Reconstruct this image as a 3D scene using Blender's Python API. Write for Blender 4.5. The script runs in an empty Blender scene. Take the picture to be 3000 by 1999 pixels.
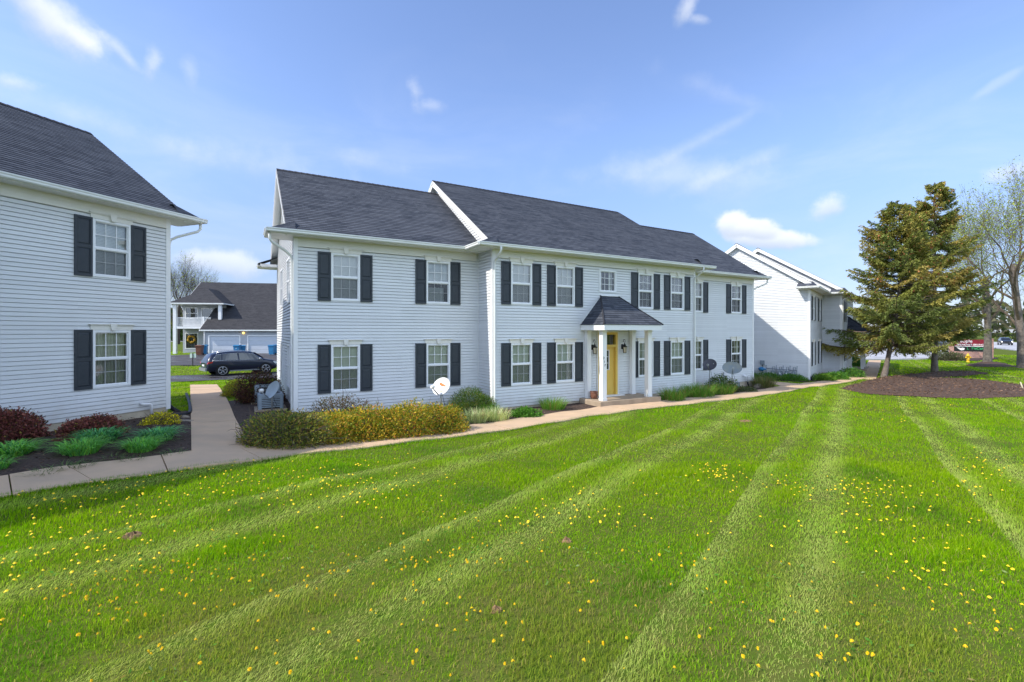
import bpy, math, random
import numpy as np
from mathutils import Vector, Matrix, Quaternion
from mathutils.geometry import delaunay_2d_cdt

R = math.radians
S = bpy.context.scene
COL = S.collection
rnd = random.Random(7)
nr = np.random.default_rng(11)

# ------------------------------------------------------------------ camera, sky, sun, exposure
F, HY, HC = 1371.0, 972.6, 2.82          # focal length and horizon row (3000 px frame), eye height
cd = bpy.data.cameras.new('camera')
cam = bpy.data.objects.new('camera', cd); COL.objects.link(cam)
cam.location = (0, 0, HC); cam.rotation_euler = (R(90), 0, 0)
cd.sensor_width = 36; cd.lens = F / 3000 * 36
cd.shift_y = -(999.5 - HY) / 3000
cd.clip_start = 0.05; cd.clip_end = 3000
S.camera = cam

TM = R(29.9)                              # bearing of the long facade
UM = Vector((math.cos(TM), math.sin(TM), 0)); VM = Vector((-math.sin(TM), math.cos(TM), 0))
SUN_EL = R(42.8); AL = R(4.0)
hs = -UM * math.cos(AL) + VM * math.sin(AL)
SUNV = Vector((hs.x * math.cos(SUN_EL), hs.y * math.cos(SUN_EL), math.sin(SUN_EL)))

ld = bpy.data.lights.new('sun', 'SUN'); lo = bpy.data.objects.new('sun', ld); COL.objects.link(lo)
ld.energy = 2.95; ld.angle = R(0.6); ld.color = (1.0, 0.94, 0.84)
lo.rotation_euler = (-SUNV).to_track_quat('-Z', 'Y').to_euler(); lo.location = SUNV * 50

S.view_settings.view_transform = 'Standard'; S.view_settings.look = 'None'
S.view_settings.exposure = 0.84; S.view_settings.gamma = 1.0
S.cycles.max_bounces = 8; S.cycles.transparent_max_bounces = 12
S.cycles.diffuse_bounces = 4; S.cycles.caustics_reflective = False; S.cycles.caustics_refractive = False
S.cycles.use_denoising = True

W = bpy.data.worlds.new('World'); S.world = W; W.use_nodes = True
wn, wl = W.node_tree.nodes, W.node_tree.links
wn.clear()
def wnode(t, **k):
    n = wn.new(t)
    for a, b in k.items(): setattr(n, a, b)
    return n
def wmath(op, a, b=None, c=None, clamp=False):
    n = wnode('ShaderNodeMath', operation=op, use_clamp=clamp)
    for i, v in enumerate((a, b, c)):
        if v is None: continue
        if isinstance(v, (int, float)): n.inputs[i].default_value = v
        else: wl.new(v, n.inputs[i])
    return n.outputs[0]
def wdot(v, c):
    n = wnode('ShaderNodeVectorMath', operation='DOT_PRODUCT'); wl.new(v, n.inputs[0]); n.inputs[1].default_value = c
    return n.outputs['Value']
def wmix(f, a, b):
    n = wnode('ShaderNodeMix', data_type='RGBA')
    for s, v in ((0, f), (6, a), (7, b)):
        if isinstance(v, (int, float)): n.inputs[s].default_value = v
        elif isinstance(v, tuple): n.inputs[s].default_value = (*v, 1)
        else: wl.new(v, n.inputs[s])
    return n.outputs[2]
def wramp(v, lo_, hi_, smooth=True):
    n = wnode('ShaderNodeMapRange', interpolation_type='SMOOTHSTEP' if smooth else 'LINEAR', clamp=True)
    wl.new(v, n.inputs[0]); n.inputs[1].default_value = lo_; n.inputs[2].default_value = hi_
    return n.outputs[0]
sky = wnode('ShaderNodeTexSky', sky_type='NISHITA', sun_disc=False)
sky.sun_elevation = SUN_EL; sky.sun_rotation = math.atan2(hs.x, hs.y)
sky.air_density = 1.0; sky.dust_density = 0.6; sky.ozone_density = 1.6
tc = wnode('ShaderNodeTexCoord'); DIR = tc.outputs['Generated']
def wnoise(scale, detail=6, rough=.55, stretch=(1, 1, 1), loc=(0, 0, 0), dist=0.0):
    m = wnode('ShaderNodeMapping'); wl.new(DIR, m.inputs[0]); m.inputs['Scale'].default_value = stretch; m.inputs['Location'].default_value = loc
    n = wnode('ShaderNodeTexNoise'); wl.new(m.outputs[0], n.inputs['Vector'])
    n.inputs['Scale'].default_value = scale; n.inputs['Detail'].default_value = detail; n.inputs['Roughness'].default_value = rough
    n.inputs['Distortion'].default_value = dist
    return n.outputs[0]
SKYG = 1.0
skyc = wnode('ShaderNodeMix', data_type='RGBA', blend_type='MULTIPLY'); skyc.inputs[0].default_value = 1
wl.new(sky.outputs[0], skyc.inputs[6]); skyc.inputs[7].default_value = (0.98, 0.98, 1.12, 1)
up = wdot(DIR, (0, 0, 1))
low = wnode('ShaderNodeMix', data_type='RGBA', blend_type='MULTIPLY'); low.inputs[0].default_value = 1     # clear, washed spring air: less glare low down
wl.new(skyc.outputs[2], low.inputs[6]); wl.new(wmix(wramp(up, .40, .04), (1, 1, 1), (.50, .53, .62)), low.inputs[7])
col = low.outputs[2]
CLOUD = (4.3, 4.45, 4.7)
# thin milky veil thickening to the horizon, with streaky cirrus
n1 = wnoise(2.6, 7, .6, (1, 1, 3.2), (3.1, 1.2, .4), .6)
veil = wmath('MULTIPLY', wramp(n1, .42, .78), wramp(up, .62, .12))
col = wmix(wmath('MULTIPLY', veil, .22), col, CLOUD)
hz = wramp(up, .36, 0.0)
col = wmix(wmath('MULTIPLY', hz, .24), col, (2.6, 3.2, 4.2))
# unseen bright broken cloud added behind the camera as fill light for the shaded fronts
back = wramp(wdot(DIR, (.30, -.954, 0)), -.05, .40)
n_b = wnoise(3.2, 7, .6, (1, 1, 1.6), (5, 2, 8), .4)
fill_cloud = wmath('MULTIPLY', wmath('MULTIPLY', back, wramp(n_b, .34, .56)), wramp(up, .97, .60))
col = wmix(wmath('MULTIPLY', fill_cloud, .92), col, (6.2, 7.5, 9.4))
n_f = wnoise(11, 9, .62)
n_m = wnoise(4.5, 6, .55, (1, 1, 1.5), (7, 3, 1))
def cloud(px, py, rx, ry, dens, soft=.55, tilt=0.0, amp=1.5, white=CLOUD):
    """one cloud in the sky: a noisy patch about a direction; px, py give that direction, rx and ry its angular radii"""
    global col
    d = Vector(((px - 1500) / F, 1, (HY - py) / F)).normalized()
    rt = d.cross(Vector((0, 0, 1))).normalized(); u_ = rt.cross(d).normalized()
    ct, st = math.cos(R(tilt)), math.sin(R(tilt))
    a = rt * ct + u_ * st; b = u_ * ct - rt * st
    x = wmath('DIVIDE', wmath('SUBTRACT', wdot(DIR, a), d.dot(a)), rx)
    y = wmath('DIVIDE', wmath('SUBTRACT', wdot(DIR, b), d.dot(b)), ry)
    r = wmath('SQRT', wmath('ADD', wmath('MULTIPLY', x, x), wmath('MULTIPLY', y, y)))
    nn = wmath('MULTIPLY', wmath('SUBTRACT', wmath('ADD', wmath('MULTIPLY', n_f, .55), wmath('MULTIPLY', n_m, .45)), .5), amp * 2)
    v = wmath('SUBTRACT', wmath('ADD', nn, 1.0), r)
    facing = wramp(wdot(DIR, d), .5, .8)
    m = wmath('MULTIPLY', wmath('MULTIPLY', wramp(v, 0.0, soft), dens), facing)
    # the underside of a cumulus is greyer
    sh = wramp(wmath('ADD', y, wmath('MULTIPLY', nn, .5)), -.9, .5)
    cc = wmix(sh, tuple(c * q for c, q in zip(white, (.60, .67, .79))), white)
    col = wmix(m, col, cc)
k = 1 / 1371
cloud(140, 45, 120 * k, 52 * k, .85, 1.0, -34, 1.5)
cloud(232, 118, 40 * k, 26 * k, .75, .9, -25, 1.5)
cloud(365, 165, 55 * k, 16 * k, .40, 1.2, -40, 2.4)
cloud(443, 195, 20 * k, 44 * k, .48, 1.1, -12, 2.3)
cloud(30, 240, 60 * k, 18 * k, .40, 1.1, 5, 2.2)
cloud(560, 222, 18 * k, 44 * k, .20, 1.1, 10, 2.3)
cloud(2010, 28, 24 * k, 40 * k, .55, 1.0, -35, 2.0)
cloud(2045, 58, 40 * k, 14 * k, .35, 1.0, -20, 2.2)
cloud(1215, 270, 26 * k, 50 * k, .36, 1.2, 20, 2.6)
cloud(1255, 310, 55 * k, 22 * k, .28, 1.3, 5, 2.6)
cloud(2255, 700, 125 * k, 32 * k, .90, .45, -10, 1.3)
cloud(2150, 662, 56 * k, 38 * k, .90, .45, -5, 1.3)
cloud(2225, 672, 60 * k, 32 * k, .88, .45, -12, 1.3)
cloud(2430, 612, 58 * k, 44 * k, .66, .55, 10, 1.4)
cloud(2965, 505, 60 * k, 36 * k, .6, .8, 10, 1.4)
cloud(2940, 235, 44 * k, 10 * k, .20, 1.2, 25, 2.2)
cloud(640, 770, 140 * k, 46 * k, .66, .6, -5, 1.3)
cloud(790, 490, 430 * k, 70 * k, .36, 1.6, -7, 1.7)
cloud(1050, 470, 200 * k, 40 * k, .28, 1.6, -5, 1.9)
cloud(1950, 520, 430 * k, 60 * k, .36, 1.6, -8, 1.8)
cloud(2150, 500, 170 * k, 26 * k, .28, 1.5, 18, 1.9)
cloud(2160, 290, 210 * k, 34 * k, .20, 1.6, -30, 1.9)
cloud(2080, 400, 230 * k, 22 * k, .24, 1.6, 21, 1.8)
cloud(250, 350, 300 * k, 50 * k, .24, 1.5, -8, 1.8)
bg = wnode('ShaderNodeBackground'); bg.inputs[1].default_value = 0.138
out = wnode('ShaderNodeOutputWorld'); wl.new(col, bg.inputs[0]); wl.new(bg.outputs[0], out.inputs[0])

# ------------------------------------------------------------------ helpers: materials
def mat(name, color, rough=.6, var=0.0, vscale=3.0, bump=0.0, bscale=60.0, metal=0.0, spec=.35, color2=None, detail=5, stretch=None, coat=0.0):
    m = bpy.data.materials.new(name); m.use_nodes = True
    nt = m.node_tree; b = nt.nodes['Principled BSDF']
    b.inputs['Base Color'].default_value = (*color, 1); b.inputs['Roughness'].default_value = rough
    b.inputs['Metallic'].default_value = metal; b.inputs['Specular IOR Level'].default_value = spec
    b.inputs['Coat Weight'].default_value = coat
    if var or bump:
        t = nt.nodes.new('ShaderNodeTexCoord'); vec = t.outputs['Object']
        if stretch:
            mp = nt.nodes.new('ShaderNodeMapping'); nt.links.new(vec, mp.inputs[0]); mp.inputs['Scale'].default_value = stretch; vec = mp.outputs[0]
    if var:
        n = nt.nodes.new('ShaderNodeTexNoise'); nt.links.new(vec, n.inputs['Vector'])
        n.inputs['Scale'].default_value = vscale; n.inputs['Detail'].default_value = detail; n.inputs['Roughness'].default_value = .6
        mx = nt.nodes.new('ShaderNodeMix'); mx.data_type = 'RGBA'
        c2 = color2 or tuple(max(0, c * (1 - var)) for c in color)
        mr = nt.nodes.new('ShaderNodeMapRange'); nt.links.new(n.outputs[0], mr.inputs[0]); mr.inputs[1].default_value = .35; mr.inputs[2].default_value = .68
        nt.links.new(mr.outputs[0], mx.inputs[0]); mx.inputs[6].default_value = (*color, 1); mx.inputs[7].default_value = (*c2, 1)
        nt.links.new(mx.outputs[2], b.inputs['Base Color'])
    if bump:
        n = nt.nodes.new('ShaderNodeTexNoise'); nt.links.new(vec, n.inputs['Vector']); n.inputs['Scale'].default_value = bscale; n.inputs['Detail'].default_value = 6
        bp = nt.nodes.new('ShaderNodeBump'); bp.inputs['Strength'].default_value = bump; bp.inputs['Distance'].default_value = .02
        nt.links.new(n.outputs[0], bp.inputs['Height']); nt.links.new(bp.outputs[0], b.inputs['Normal'])
    return m

def leaf_mat(name, tint=(1, 1, 1), trans=.35, rough=.55, spec=.25):
    """leaf colour comes from the mesh attribute Col (every leaf or blade its own tint, lawn tracks painted paler)"""
    m = bpy.data.materials.new(name); m.use_nodes = True; nt = m.node_tree
    b = nt.nodes['Principled BSDF']; o = nt.nodes['Material Output']
    a = nt.nodes.new('ShaderNodeAttribute'); a.attribute_name = 'Col'
    mu = nt.nodes.new('ShaderNodeMix'); mu.data_type = 'RGBA'; mu.blend_type = 'MULTIPLY'; mu.inputs[0].default_value = 1
    nt.links.new(a.outputs[0], mu.inputs[6]); mu.inputs[7].default_value = (*tint, 1)
    nt.links.new(mu.outputs[2], b.inputs['Base Color']); b.inputs['Roughness'].default_value = rough; b.inputs['Specular IOR Level'].default_value = spec
    t = nt.nodes.new('ShaderNodeBsdfTranslucent')
    m2 = nt.nodes.new('ShaderNodeMix'); m2.data_type = 'RGBA'; m2.blend_type = 'MULTIPLY'; m2.inputs[0].default_value = 1
    nt.links.new(mu.outputs[2], m2.inputs[6]); m2.inputs[7].default_value = (1.35, 1.45, .7, 1)
    nt.links.new(m2.outputs[2], t.inputs[0])
    ms = nt.nodes.new('ShaderNodeMixShader'); ms.inputs[0].default_value = trans
    nt.links.new(b.outputs[0], ms.inputs[1]); nt.links.new(t.outputs[0], ms.inputs[2]); nt.links.new(ms.outputs[0], o.inputs[0])
    return m

def shingle_mat(name, c1, c2, c3):
    m = bpy.data.materials.new(name); m.use_nodes = True; nt = m.node_tree; b = nt.nodes['Principled BSDF']
    uv = nt.nodes.new('ShaderNodeUVMap')
    br = nt.nodes.new('ShaderNodeTexBrick'); nt.links.new(uv.outputs[0], br.inputs['Vector'])
    br.inputs['Color1'].default_value = (*c1, 1); br.inputs['Color2'].default_value = (*c2, 1); br.inputs['Mortar'].default_value = (*(x * .55 for x in c1), 1)
    br.inputs['Scale'].default_value = 1; br.inputs['Brick Width'].default_value = .21; br.inputs['Row Height'].default_value = .145
    br.inputs['Mortar Size'].default_value = .006; br.inputs['Bias'].default_value = -.1; br.offset = .37
    br2 = nt.nodes.new('ShaderNodeTexBrick'); nt.links.new(uv.outputs[0], br2.inputs['Vector'])
    br2.inputs['Color1'].default_value = (0, 0, 0, 1); br2.inputs['Color2'].default_value = (1, 1, 1, 1); br2.inputs['Mortar'].default_value = (0, 0, 0, 1)
    br2.inputs['Scale'].default_value = 1; br2.inputs['Brick Width'].default_value = .55; br2.inputs['Row Height'].default_value = .145; br2.offset = .61; br2.inputs['Mortar Size'].default_value = 0
    n = nt.nodes.new('ShaderNodeTexNoise'); nt.links.new(uv.outputs[0], n.inputs['Vector']); n.inputs['Scale'].default_value = .8; n.inputs['Detail'].default_value = 4
    mx = nt.nodes.new('ShaderNodeMix'); mx.data_type = 'RGBA'
    f = nt.nodes.new('ShaderNodeMath'); f.operation = 'MULTIPLY'; nt.links.new(br2.outputs[0], f.inputs[0]); nt.links.new(n.outputs[0], f.inputs[1])
    nt.links.new(f.outputs[0], mx.inputs[0]); nt.links.new(br.outputs[0], mx.inputs[6]); mx.inputs[7].default_value = (*c3, 1)
    nt.links.new(mx.outputs[2], b.inputs['Base Color']); b.inputs['Roughness'].default_value = .85; b.inputs['Specular IOR Level'].default_value = .3
    n2 = nt.nodes.new('ShaderNodeTexNoise'); nt.links.new(uv.outputs[0], n2.inputs['Vector']); n2.inputs['Scale'].default_value = 120
    bp = nt.nodes.new('ShaderNodeBump'); bp.inputs['Strength'].default_value = .35; bp.inputs['Distance'].default_value = .01
    nt.links.new(n2.outputs[0], bp.inputs['Height']); nt.links.new(bp.outputs[0], b.inputs['Normal'])
    return m

def glass_mat(name, tint=(.9, .95, .95), refl=.10):
    m = bpy.data.materials.new(name); m.use_nodes = True; nt = m.node_tree; nt.nodes.remove(nt.nodes['Principled BSDF']); o = nt.nodes['Material Output']
    t = nt.nodes.new('ShaderNodeBsdfTransparent'); t.inputs[0].default_value = (*tint, 1)
    g = nt.nodes.new('ShaderNodeBsdfGlossy'); g.inputs['Roughness'].default_value = .02
    fr = nt.nodes.new('ShaderNodeFresnel'); fr.inputs[0].default_value = 1.5
    ad = nt.nodes.new('ShaderNodeMath'); ad.operation = 'ADD'; ad.use_clamp = True; nt.links.new(fr.outputs[0], ad.inputs[0]); ad.inputs[1].default_value = refl
    tn = nt.nodes.new('ShaderNodeTexCoord'); nz = nt.nodes.new('ShaderNodeTexNoise'); nt.links.new(tn.outputs['Object'], nz.inputs['Vector']); nz.inputs['Scale'].default_value = 1.6
    bp = nt.nodes.new('ShaderNodeBump'); bp.inputs['Strength'].default_value = .06; bp.inputs['Distance'].default_value = .05; nt.links.new(nz.outputs[0], bp.inputs['Height']); nt.links.new(bp.outputs[0], g.inputs['Normal'])
    s = nt.nodes.new('ShaderNodeMixShader'); nt.links.new(ad.outputs[0], s.inputs[0]); nt.links.new(t.outputs[0], s.inputs[1]); nt.links.new(g.outputs[0], s.inputs[2]); nt.links.new(s.outputs[0], o.inputs[0])
    return m

def screen_mat(name):
    m = bpy.data.materials.new(name); m.use_nodes = True; nt = m.node_tree; b = nt.nodes['Principled BSDF']; o = nt.nodes['Material Output']
    b.inputs['Base Color'].default_value = (.035, .04, .045, 1); b.inputs['Roughness'].default_value = .8
    t = nt.nodes.new('ShaderNodeBsdfTransparent'); s = nt.nodes.new('ShaderNodeMixShader'); s.inputs[0].default_value = .36
    nt.links.new(t.outputs[0], s.inputs[1]); nt.links.new(b.outputs[0], s.inputs[2]); nt.links.new(s.outputs[0], o.inputs[0])
    return m

def emit_mat(name, c, s):
    m = mat(name, c, .4); b = m.node_tree.nodes['Principled BSDF']; b.inputs['Emission Color'].default_value = (*c, 1); b.inputs['Emission Strength'].default_value = s
    return m

def asphalt_mat(name, c, wet=0.0):
    m = mat(name, c, .85, .45, .5, .5, 90, color2=tuple(x * 1.7 for x in c))
    if wet:
        nt = m.node_tree; b = nt.nodes['Principled BSDF']
        t = nt.nodes.new('ShaderNodeTexCoord'); mp = nt.nodes.new('ShaderNodeMapping'); mp.inputs['Scale'].default_value = (.25, .7, 1); nt.links.new(t.outputs['Object'], mp.inputs[0])
        n = nt.nodes.new('ShaderNodeTexNoise'); nt.links.new(mp.outputs[0], n.inputs['Vector']); n.inputs['Scale'].default_value = .8; n.inputs['Detail'].default_value = 3
        r = nt.nodes.new('ShaderNodeMapRange'); nt.links.new(n.outputs[0], r.inputs[0]); r.inputs[1].default_value = .5; r.inputs[2].default_value = .62; r.inputs[3].default_value = .85; r.inputs[4].default_value = .12
        nt.links.new(r.outputs[0], b.inputs['Roughness'])
    return m

MT = {}
MT['siding'] = mat('vinyl_siding', (.69, .705, .715), .5, .05, 1.2, 0, stretch=(1, 1, .35))
MT['white'] = mat('white_trim', (.80, .80, .79), .45, .05, 2)
MT['cream'] = mat('cream_trim', (.76, .74, .68), .5, .06, 2)
MT['gutter'] = mat('gutter_white', (.76, .77, .74), .35, .10, 1.5)
MT['frame'] = mat('window_vinyl', (.80, .81, .82), .4)
MT['shutter'] = mat('shutter_slate', (.030, .038, .048), .45, .25, 4, .15, 120, color2=(.040, .048, .058))
MT['roof'] = shingle_mat('roof_shingles', (.034, .040, .055), (.072, .080, .100), (.118, .125, .145))
MT['ridge'] = mat('ridge_shingles', (.040, .040, .048), .9, .3, 6)
MT['concrete_base'] = mat('foundation', (.56, .48, .36), .85, .25, 3, .3, 40)
MT['glass'] = glass_mat('window_glass')
MT['screen'] = screen_mat('insect_screen')
MT['blind'] = mat('blind_slats', (.84, .84, .81), .5)
MT['shade'] = mat('cream_shade', (.84, .84, .73), .7)
MT['curtain'] = mat('curtain_cloth', (.74, .72, .64), .8, .2, 6)
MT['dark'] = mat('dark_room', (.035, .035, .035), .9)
MT['yellow'] = mat('yellow_paint', (.70, .47, .10), .42, .06, 3)
MT['black'] = mat('black_metal', (.012, .012, .012), .5)
MT['lampglass'] = mat('lamp_glass', (.62, .56, .42), .25)
MT['path'] = mat('path_concrete', (.60, .42, .265), .85, .28, 1.3, .35, 70, color2=(.50, .36, .24))
MT['deck'] = mat('porch_concrete', (.40, .31, .22), .85, .25, 2, .3, 60)
MT['asphalt'] = asphalt_mat('asphalt', (.050, .047, .050), 1)
MT['lot'] = asphalt_mat('lot_concrete', (.30, .30, .31))
MT['mulch'] = mat('mulch', (.042, .026, .020), .95, .6, 14, 1.0, 55, color2=(.10, .066, .05))
MT['mulchr'] = mat('mulch_red', (.115, .068, .045), .95, .6, 9, 1.0, 45, color2=(.055, .033, .024))
MT['leaf'] = leaf_mat('leaves'); MT['grass'] = leaf_mat('grass_blades', trans=.48, rough=.8, spec=0.0)
MT['needle'] = leaf_mat('needles', trans=.15, rough=.7)
MT['bark'] = mat('bark', (.115, .092, .075), .9, .5, 8, .8, 30, color2=(.21, .18, .155))
MT['barkl'] = mat('bark_pale', (.20, .175, .14), .9, .45, 6, .8, 25, color2=(.11, .095, .08))
MT['twig'] = mat('twig', (.14, .105, .08), .9, .3, 8); MT['branch_dark'] = mat('branch_dark', (.07, .052, .042), .9, .3, 5); MT['branch'] = mat('branch', (.105, .08, .055), .9, .4, 5, color2=(.16, .125, .09))
MT['metal'] = mat('galvanised', (.34, .36, .37), .4, .2, 6, metal=.7)
MT['acgrey'] = mat('ac_grey', (.27, .33, .38), .38, .2, 3, spec=.6)
MT['stone'] = mat('stone', (.32, .27, .21), .9, .35, 9, .5, 30)
MT['pipe'] = mat('black_pipe', (.012, .014, .018), .6)
MT['pvc'] = mat('white_pvc', (.78, .78, .78), .3)

def splash(m):
    nt = m.node_tree; b = nt.nodes['Principled BSDF']; src = b.inputs['Base Color'].links[0].from_socket
    t = nt.nodes.new('ShaderNodeTexCoord'); sp = nt.nodes.new('ShaderNodeSeparateXYZ'); nt.links.new(t.outputs['Object'], sp.inputs[0])
    n = nt.nodes.new('ShaderNodeTexNoise'); nt.links.new(t.outputs['Object'], n.inputs['Vector']); n.inputs['Scale'].default_value = 3.5; n.inputs['Detail'].default_value = 6
    a = nt.nodes.new('ShaderNodeMath'); a.operation = 'MULTIPLY_ADD'; nt.links.new(n.outputs[0], a.inputs[0]); a.inputs[1].default_value = .9; nt.links.new(sp.outputs[2], a.inputs[2])
    r = nt.nodes.new('ShaderNodeMapRange'); r.clamp = True; nt.links.new(a.outputs[0], r.inputs[0]); r.inputs[1].default_value = .95; r.inputs[2].default_value = .35; r.inputs[3].default_value = 0; r.inputs[4].default_value = .4
    mp = nt.nodes.new('ShaderNodeMapping'); nt.links.new(t.outputs['Object'], mp.inputs[0]); mp.inputs['Scale'].default_value = (.33, .33, 9.2)
    v = nt.nodes.new('ShaderNodeTexWhiteNoise'); sn = nt.nodes.new('ShaderNodeVectorMath'); sn.operation = 'FLOOR'; nt.links.new(mp.outputs[0], sn.inputs[0]); nt.links.new(sn.outputs[0], v.inputs['Vector'])
    bv = nt.nodes.new('ShaderNodeMapRange'); nt.links.new(v.outputs[0], bv.inputs[0]); bv.inputs[3].default_value = .955; bv.inputs[4].default_value = 1.03
    mm = nt.nodes.new('ShaderNodeVectorMath'); mm.operation = 'SCALE'; nt.links.new(src, mm.inputs[0]); nt.links.new(bv.outputs[0], mm.inputs['Scale'])
    x = nt.nodes.new('ShaderNodeMix'); x.data_type = 'RGBA'; nt.links.new(r.outputs[0], x.inputs[0]); nt.links.new(mm.outputs[0], x.inputs[6]); x.inputs[7].default_value = (.42, .37, .29, 1); nt.links.new(x.outputs[2], b.inputs['Base Color'])
splash(MT['siding'])

# ------------------------------------------------------------------ helpers: meshes and things
def clip(poly, ax, val, gt):
    out = []; n = len(poly)
    for i in range(n):
        p, q = poly[i], poly[(i + 1) % n]
        ip = p[ax] >= val - 1e-9 if gt else p[ax] <= val + 1e-9
        iq = q[ax] >= val - 1e-9 if gt else q[ax] <= val + 1e-9
        if ip: out.append(p)
        if ip != iq:
            f = (val - p[ax]) / (q[ax] - p[ax]); out.append((p[0] + f * (q[0] - p[0]), p[1] + f * (q[1] - p[1])))
    return out

class MB:
    def __init__(s): s.v = []; s.f = []; s.m = []; s.uv = []; s.sm = []
    def face(s, pts, mi=0, uv=None, smooth=False):
        b = len(s.v); s.v += [tuple(p) for p in pts]; s.f.append(tuple(range(b, b + len(pts)))); s.m.append(mi); s.uv.append(uv); s.sm.append(smooth)
    def box(s, x0, x1, y0, y1, z0, z1, mi=0):
        b = len(s.v); s.v += [(x, y, z) for z in (z0, z1) for y in (y0, y1) for x in (x0, x1)]
        for q in ((0, 2, 3, 1), (4, 5, 7, 6), (0, 1, 5, 4), (2, 6, 7, 3), (0, 4, 6, 2), (1, 3, 7, 5)):
            s.f.append(tuple(b + i for i in q)); s.m.append(mi); s.uv.append(None); s.sm.append(False)
    def bbox(s, x0, x1, y0, y1, z0, z1, c=.01, mi=0):
        """box with chamfered edges along z and y"""
        s.prism([(x0 + c, z0), (x1 - c, z0), (x1, z0 + c), (x1, z1 - c), (x1 - c, z1), (x0 + c, z1), (x0, z1 - c), (x0, z0 + c)], lambda a, b, t: (a, t, b), y0, y1, mi)
    def prism(s, prof, fn, t0, t1, mi=0, caps=True, smooth=False):
        n = len(prof); b = len(s.v)
        s.v += [tuple(fn(a, c, t0)) for a, c in prof] + [tuple(fn(a, c, t1)) for a, c in prof]
        for i in range(n):
            j = (i + 1) % n; s.f.append((b + i, b + j, b + n + j, b + n + i)); s.m.append(mi); s.uv.append(None); s.sm.append(smooth)
        if caps:
            s.f.append(tuple(b + i for i in reversed(range(n)))); s.f.append(tuple(b + n + i for i in range(n)))
            s.m += [mi] * 2; s.uv += [None] * 2; s.sm += [False] * 2
    def tube(s, pts, rad, n=8, mi=0, caps=True, smooth=True):
        pts = [Vector(p) for p in pts]; k = len(pts)
        if not hasattr(rad, '__len__'): rad = [rad] * k
        b = len(s.v); prev = None
        for i, p in enumerate(pts):
            d = (pts[min(i + 1, k - 1)] - pts[max(i - 1, 0)])
            if d.length < 1e-9: d = Vector((0, 0, 1))
            d.normalize()
            if prev is None:
                a = Vector((0, 0, 1)) if abs(d.z) < .9 else Vector((1, 0, 0)); x = d.cross(a).normalized()
            else:
                x = (prev - d * prev.dot(d)); x = x.normalized() if x.length > 1e-6 else d.orthogonal().normalized()
            prev = x; y = d.cross(x)
            for j in range(n):
                t = 2 * math.pi * j / n; q = p + (x * math.cos(t) + y * math.sin(t)) * rad[i]; s.v.append((q.x, q.y, q.z))
        for i in range(k - 1):
            for j in range(n):
                j2 = (j + 1) % n; s.f.append((b + i * n + j, b + i * n + j2, b + (i + 1) * n + j2, b + (i + 1) * n + j)); s.m.append(mi); s.uv.append(None); s.sm.append(smooth)
        if caps:
            s.f.append(tuple(b + j for j in reversed(range(n)))); s.f.append(tuple(b + (k - 1) * n + j for j in range(n)))
            s.m += [mi] * 2; s.uv += [None] * 2; s.sm += [False] * 2
    def lathe(s, prof, n=16, c=(0, 0, 0), mi=0, smooth=True, caps=True):
        b = len(s.v); k = len(prof)
        for r, z in prof:
            for j in range(n):
                t = 2 * math.pi * j / n; s.v.append((c[0] + r * math.cos(t), c[1] + r * math.sin(t), c[2] + z))
        for i in range(k - 1):
            for j in range(n):
                j2 = (j + 1) % n; s.f.append((b + i * n + j, b + i * n + j2, b + (i + 1) * n + j2, b + (i + 1) * n + j)); s.m.append(mi); s.uv.append(None); s.sm.append(smooth)
        if caps:
            s.f.append(tuple(b + j for j in reversed(range(n)))); s.f.append(tuple(b + (k - 1) * n + j for j in range(n)))
            s.m += [mi] * 2; s.uv += [None] * 2; s.sm += [False] * 2
    def lap(s, O, U, V, N, poly, row, t, holes=(), mi=0, groove=0.0):
        """overlapping courses (siding boards, shingles) over a convex polygon given in (u, v), with rectangular openings"""
        O, U, V, N = Vector(O), Vector(U), Vector(V), Vector(N)
        flip = U.cross(V).dot(N) < 0
        vlo = min(p[1] for p in poly); vhi = max(p[1] for p in poly); r = 0
        while vlo + r * row < vhi - 1e-6:
            a = vlo + r * row; b = a + row; r += 1
            cuts = sorted({a, min(b, vhi)} | {h for H in holes for h in (H[2], H[3]) if a < h < min(b, vhi)})
            for c0, c1 in zip(cuts, cuts[1:]):
                band = clip(clip(poly, 1, c0, True), 1, c1, False)
                if len(band) < 3: continue
                lo = min(p[0] for p in band); hi = max(p[0] for p in band); iv = [(lo, hi)]; mid = (c0 + c1) / 2
                for H in holes:
                    if H[2] < mid < H[3]:
                        iv = [w for i0, i1 in iv for w in ((i0, min(i1, H[0])), (max(i0, H[1]), i1)) if w[1] - w[0] > 1e-6]
                for i0, i1 in iv:
                    q = band if len(iv) == 1 and (i0, i1) == (lo, hi) else clip(clip(band, 0, i0, True), 0, i1, False)
                    if len(q) < 3: continue
                    def P(u, v, o): return O + U * u + V * v + N * o
                    def front(q, off):
                        if len(q) < 3: return
                        pts = [P(u, v, off if off is not None else t * (1 - (v - a) / row)) for u, v in q]; uv = [(u, v - vlo) for u, v in q]
                        if flip: pts.reverse(); uv.reverse()
                        s.face(pts, mi, uv)
                    if groove and c0 < a + groove:
                        front(clip(q, 1, a + groove, False), -.045); q = clip(q, 1, a + groove, True)
                    if len(q) < 3: continue
                    front(q, None); lip = a + groove
                    if c0 - 1e-6 < lip and abs(min(p[1] for p in q) - lip) < 1e-6:
                        e = [p for p in q if abs(p[1] - lip) < 1e-6]
                        if len(e) >= 2:
                            u0 = min(p[0] for p in e); u1 = max(p[0] for p in e)
                            if u1 - u0 > 1e-5:
                                pts = [P(u0, lip, -.045 if groove else 0), P(u1, lip, -.045 if groove else 0), P(u1, lip, t), P(u0, lip, t)]
                                if flip: pts.reverse()
                                s.face(pts, mi, [(u0, a - vlo)] * 4)
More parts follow.
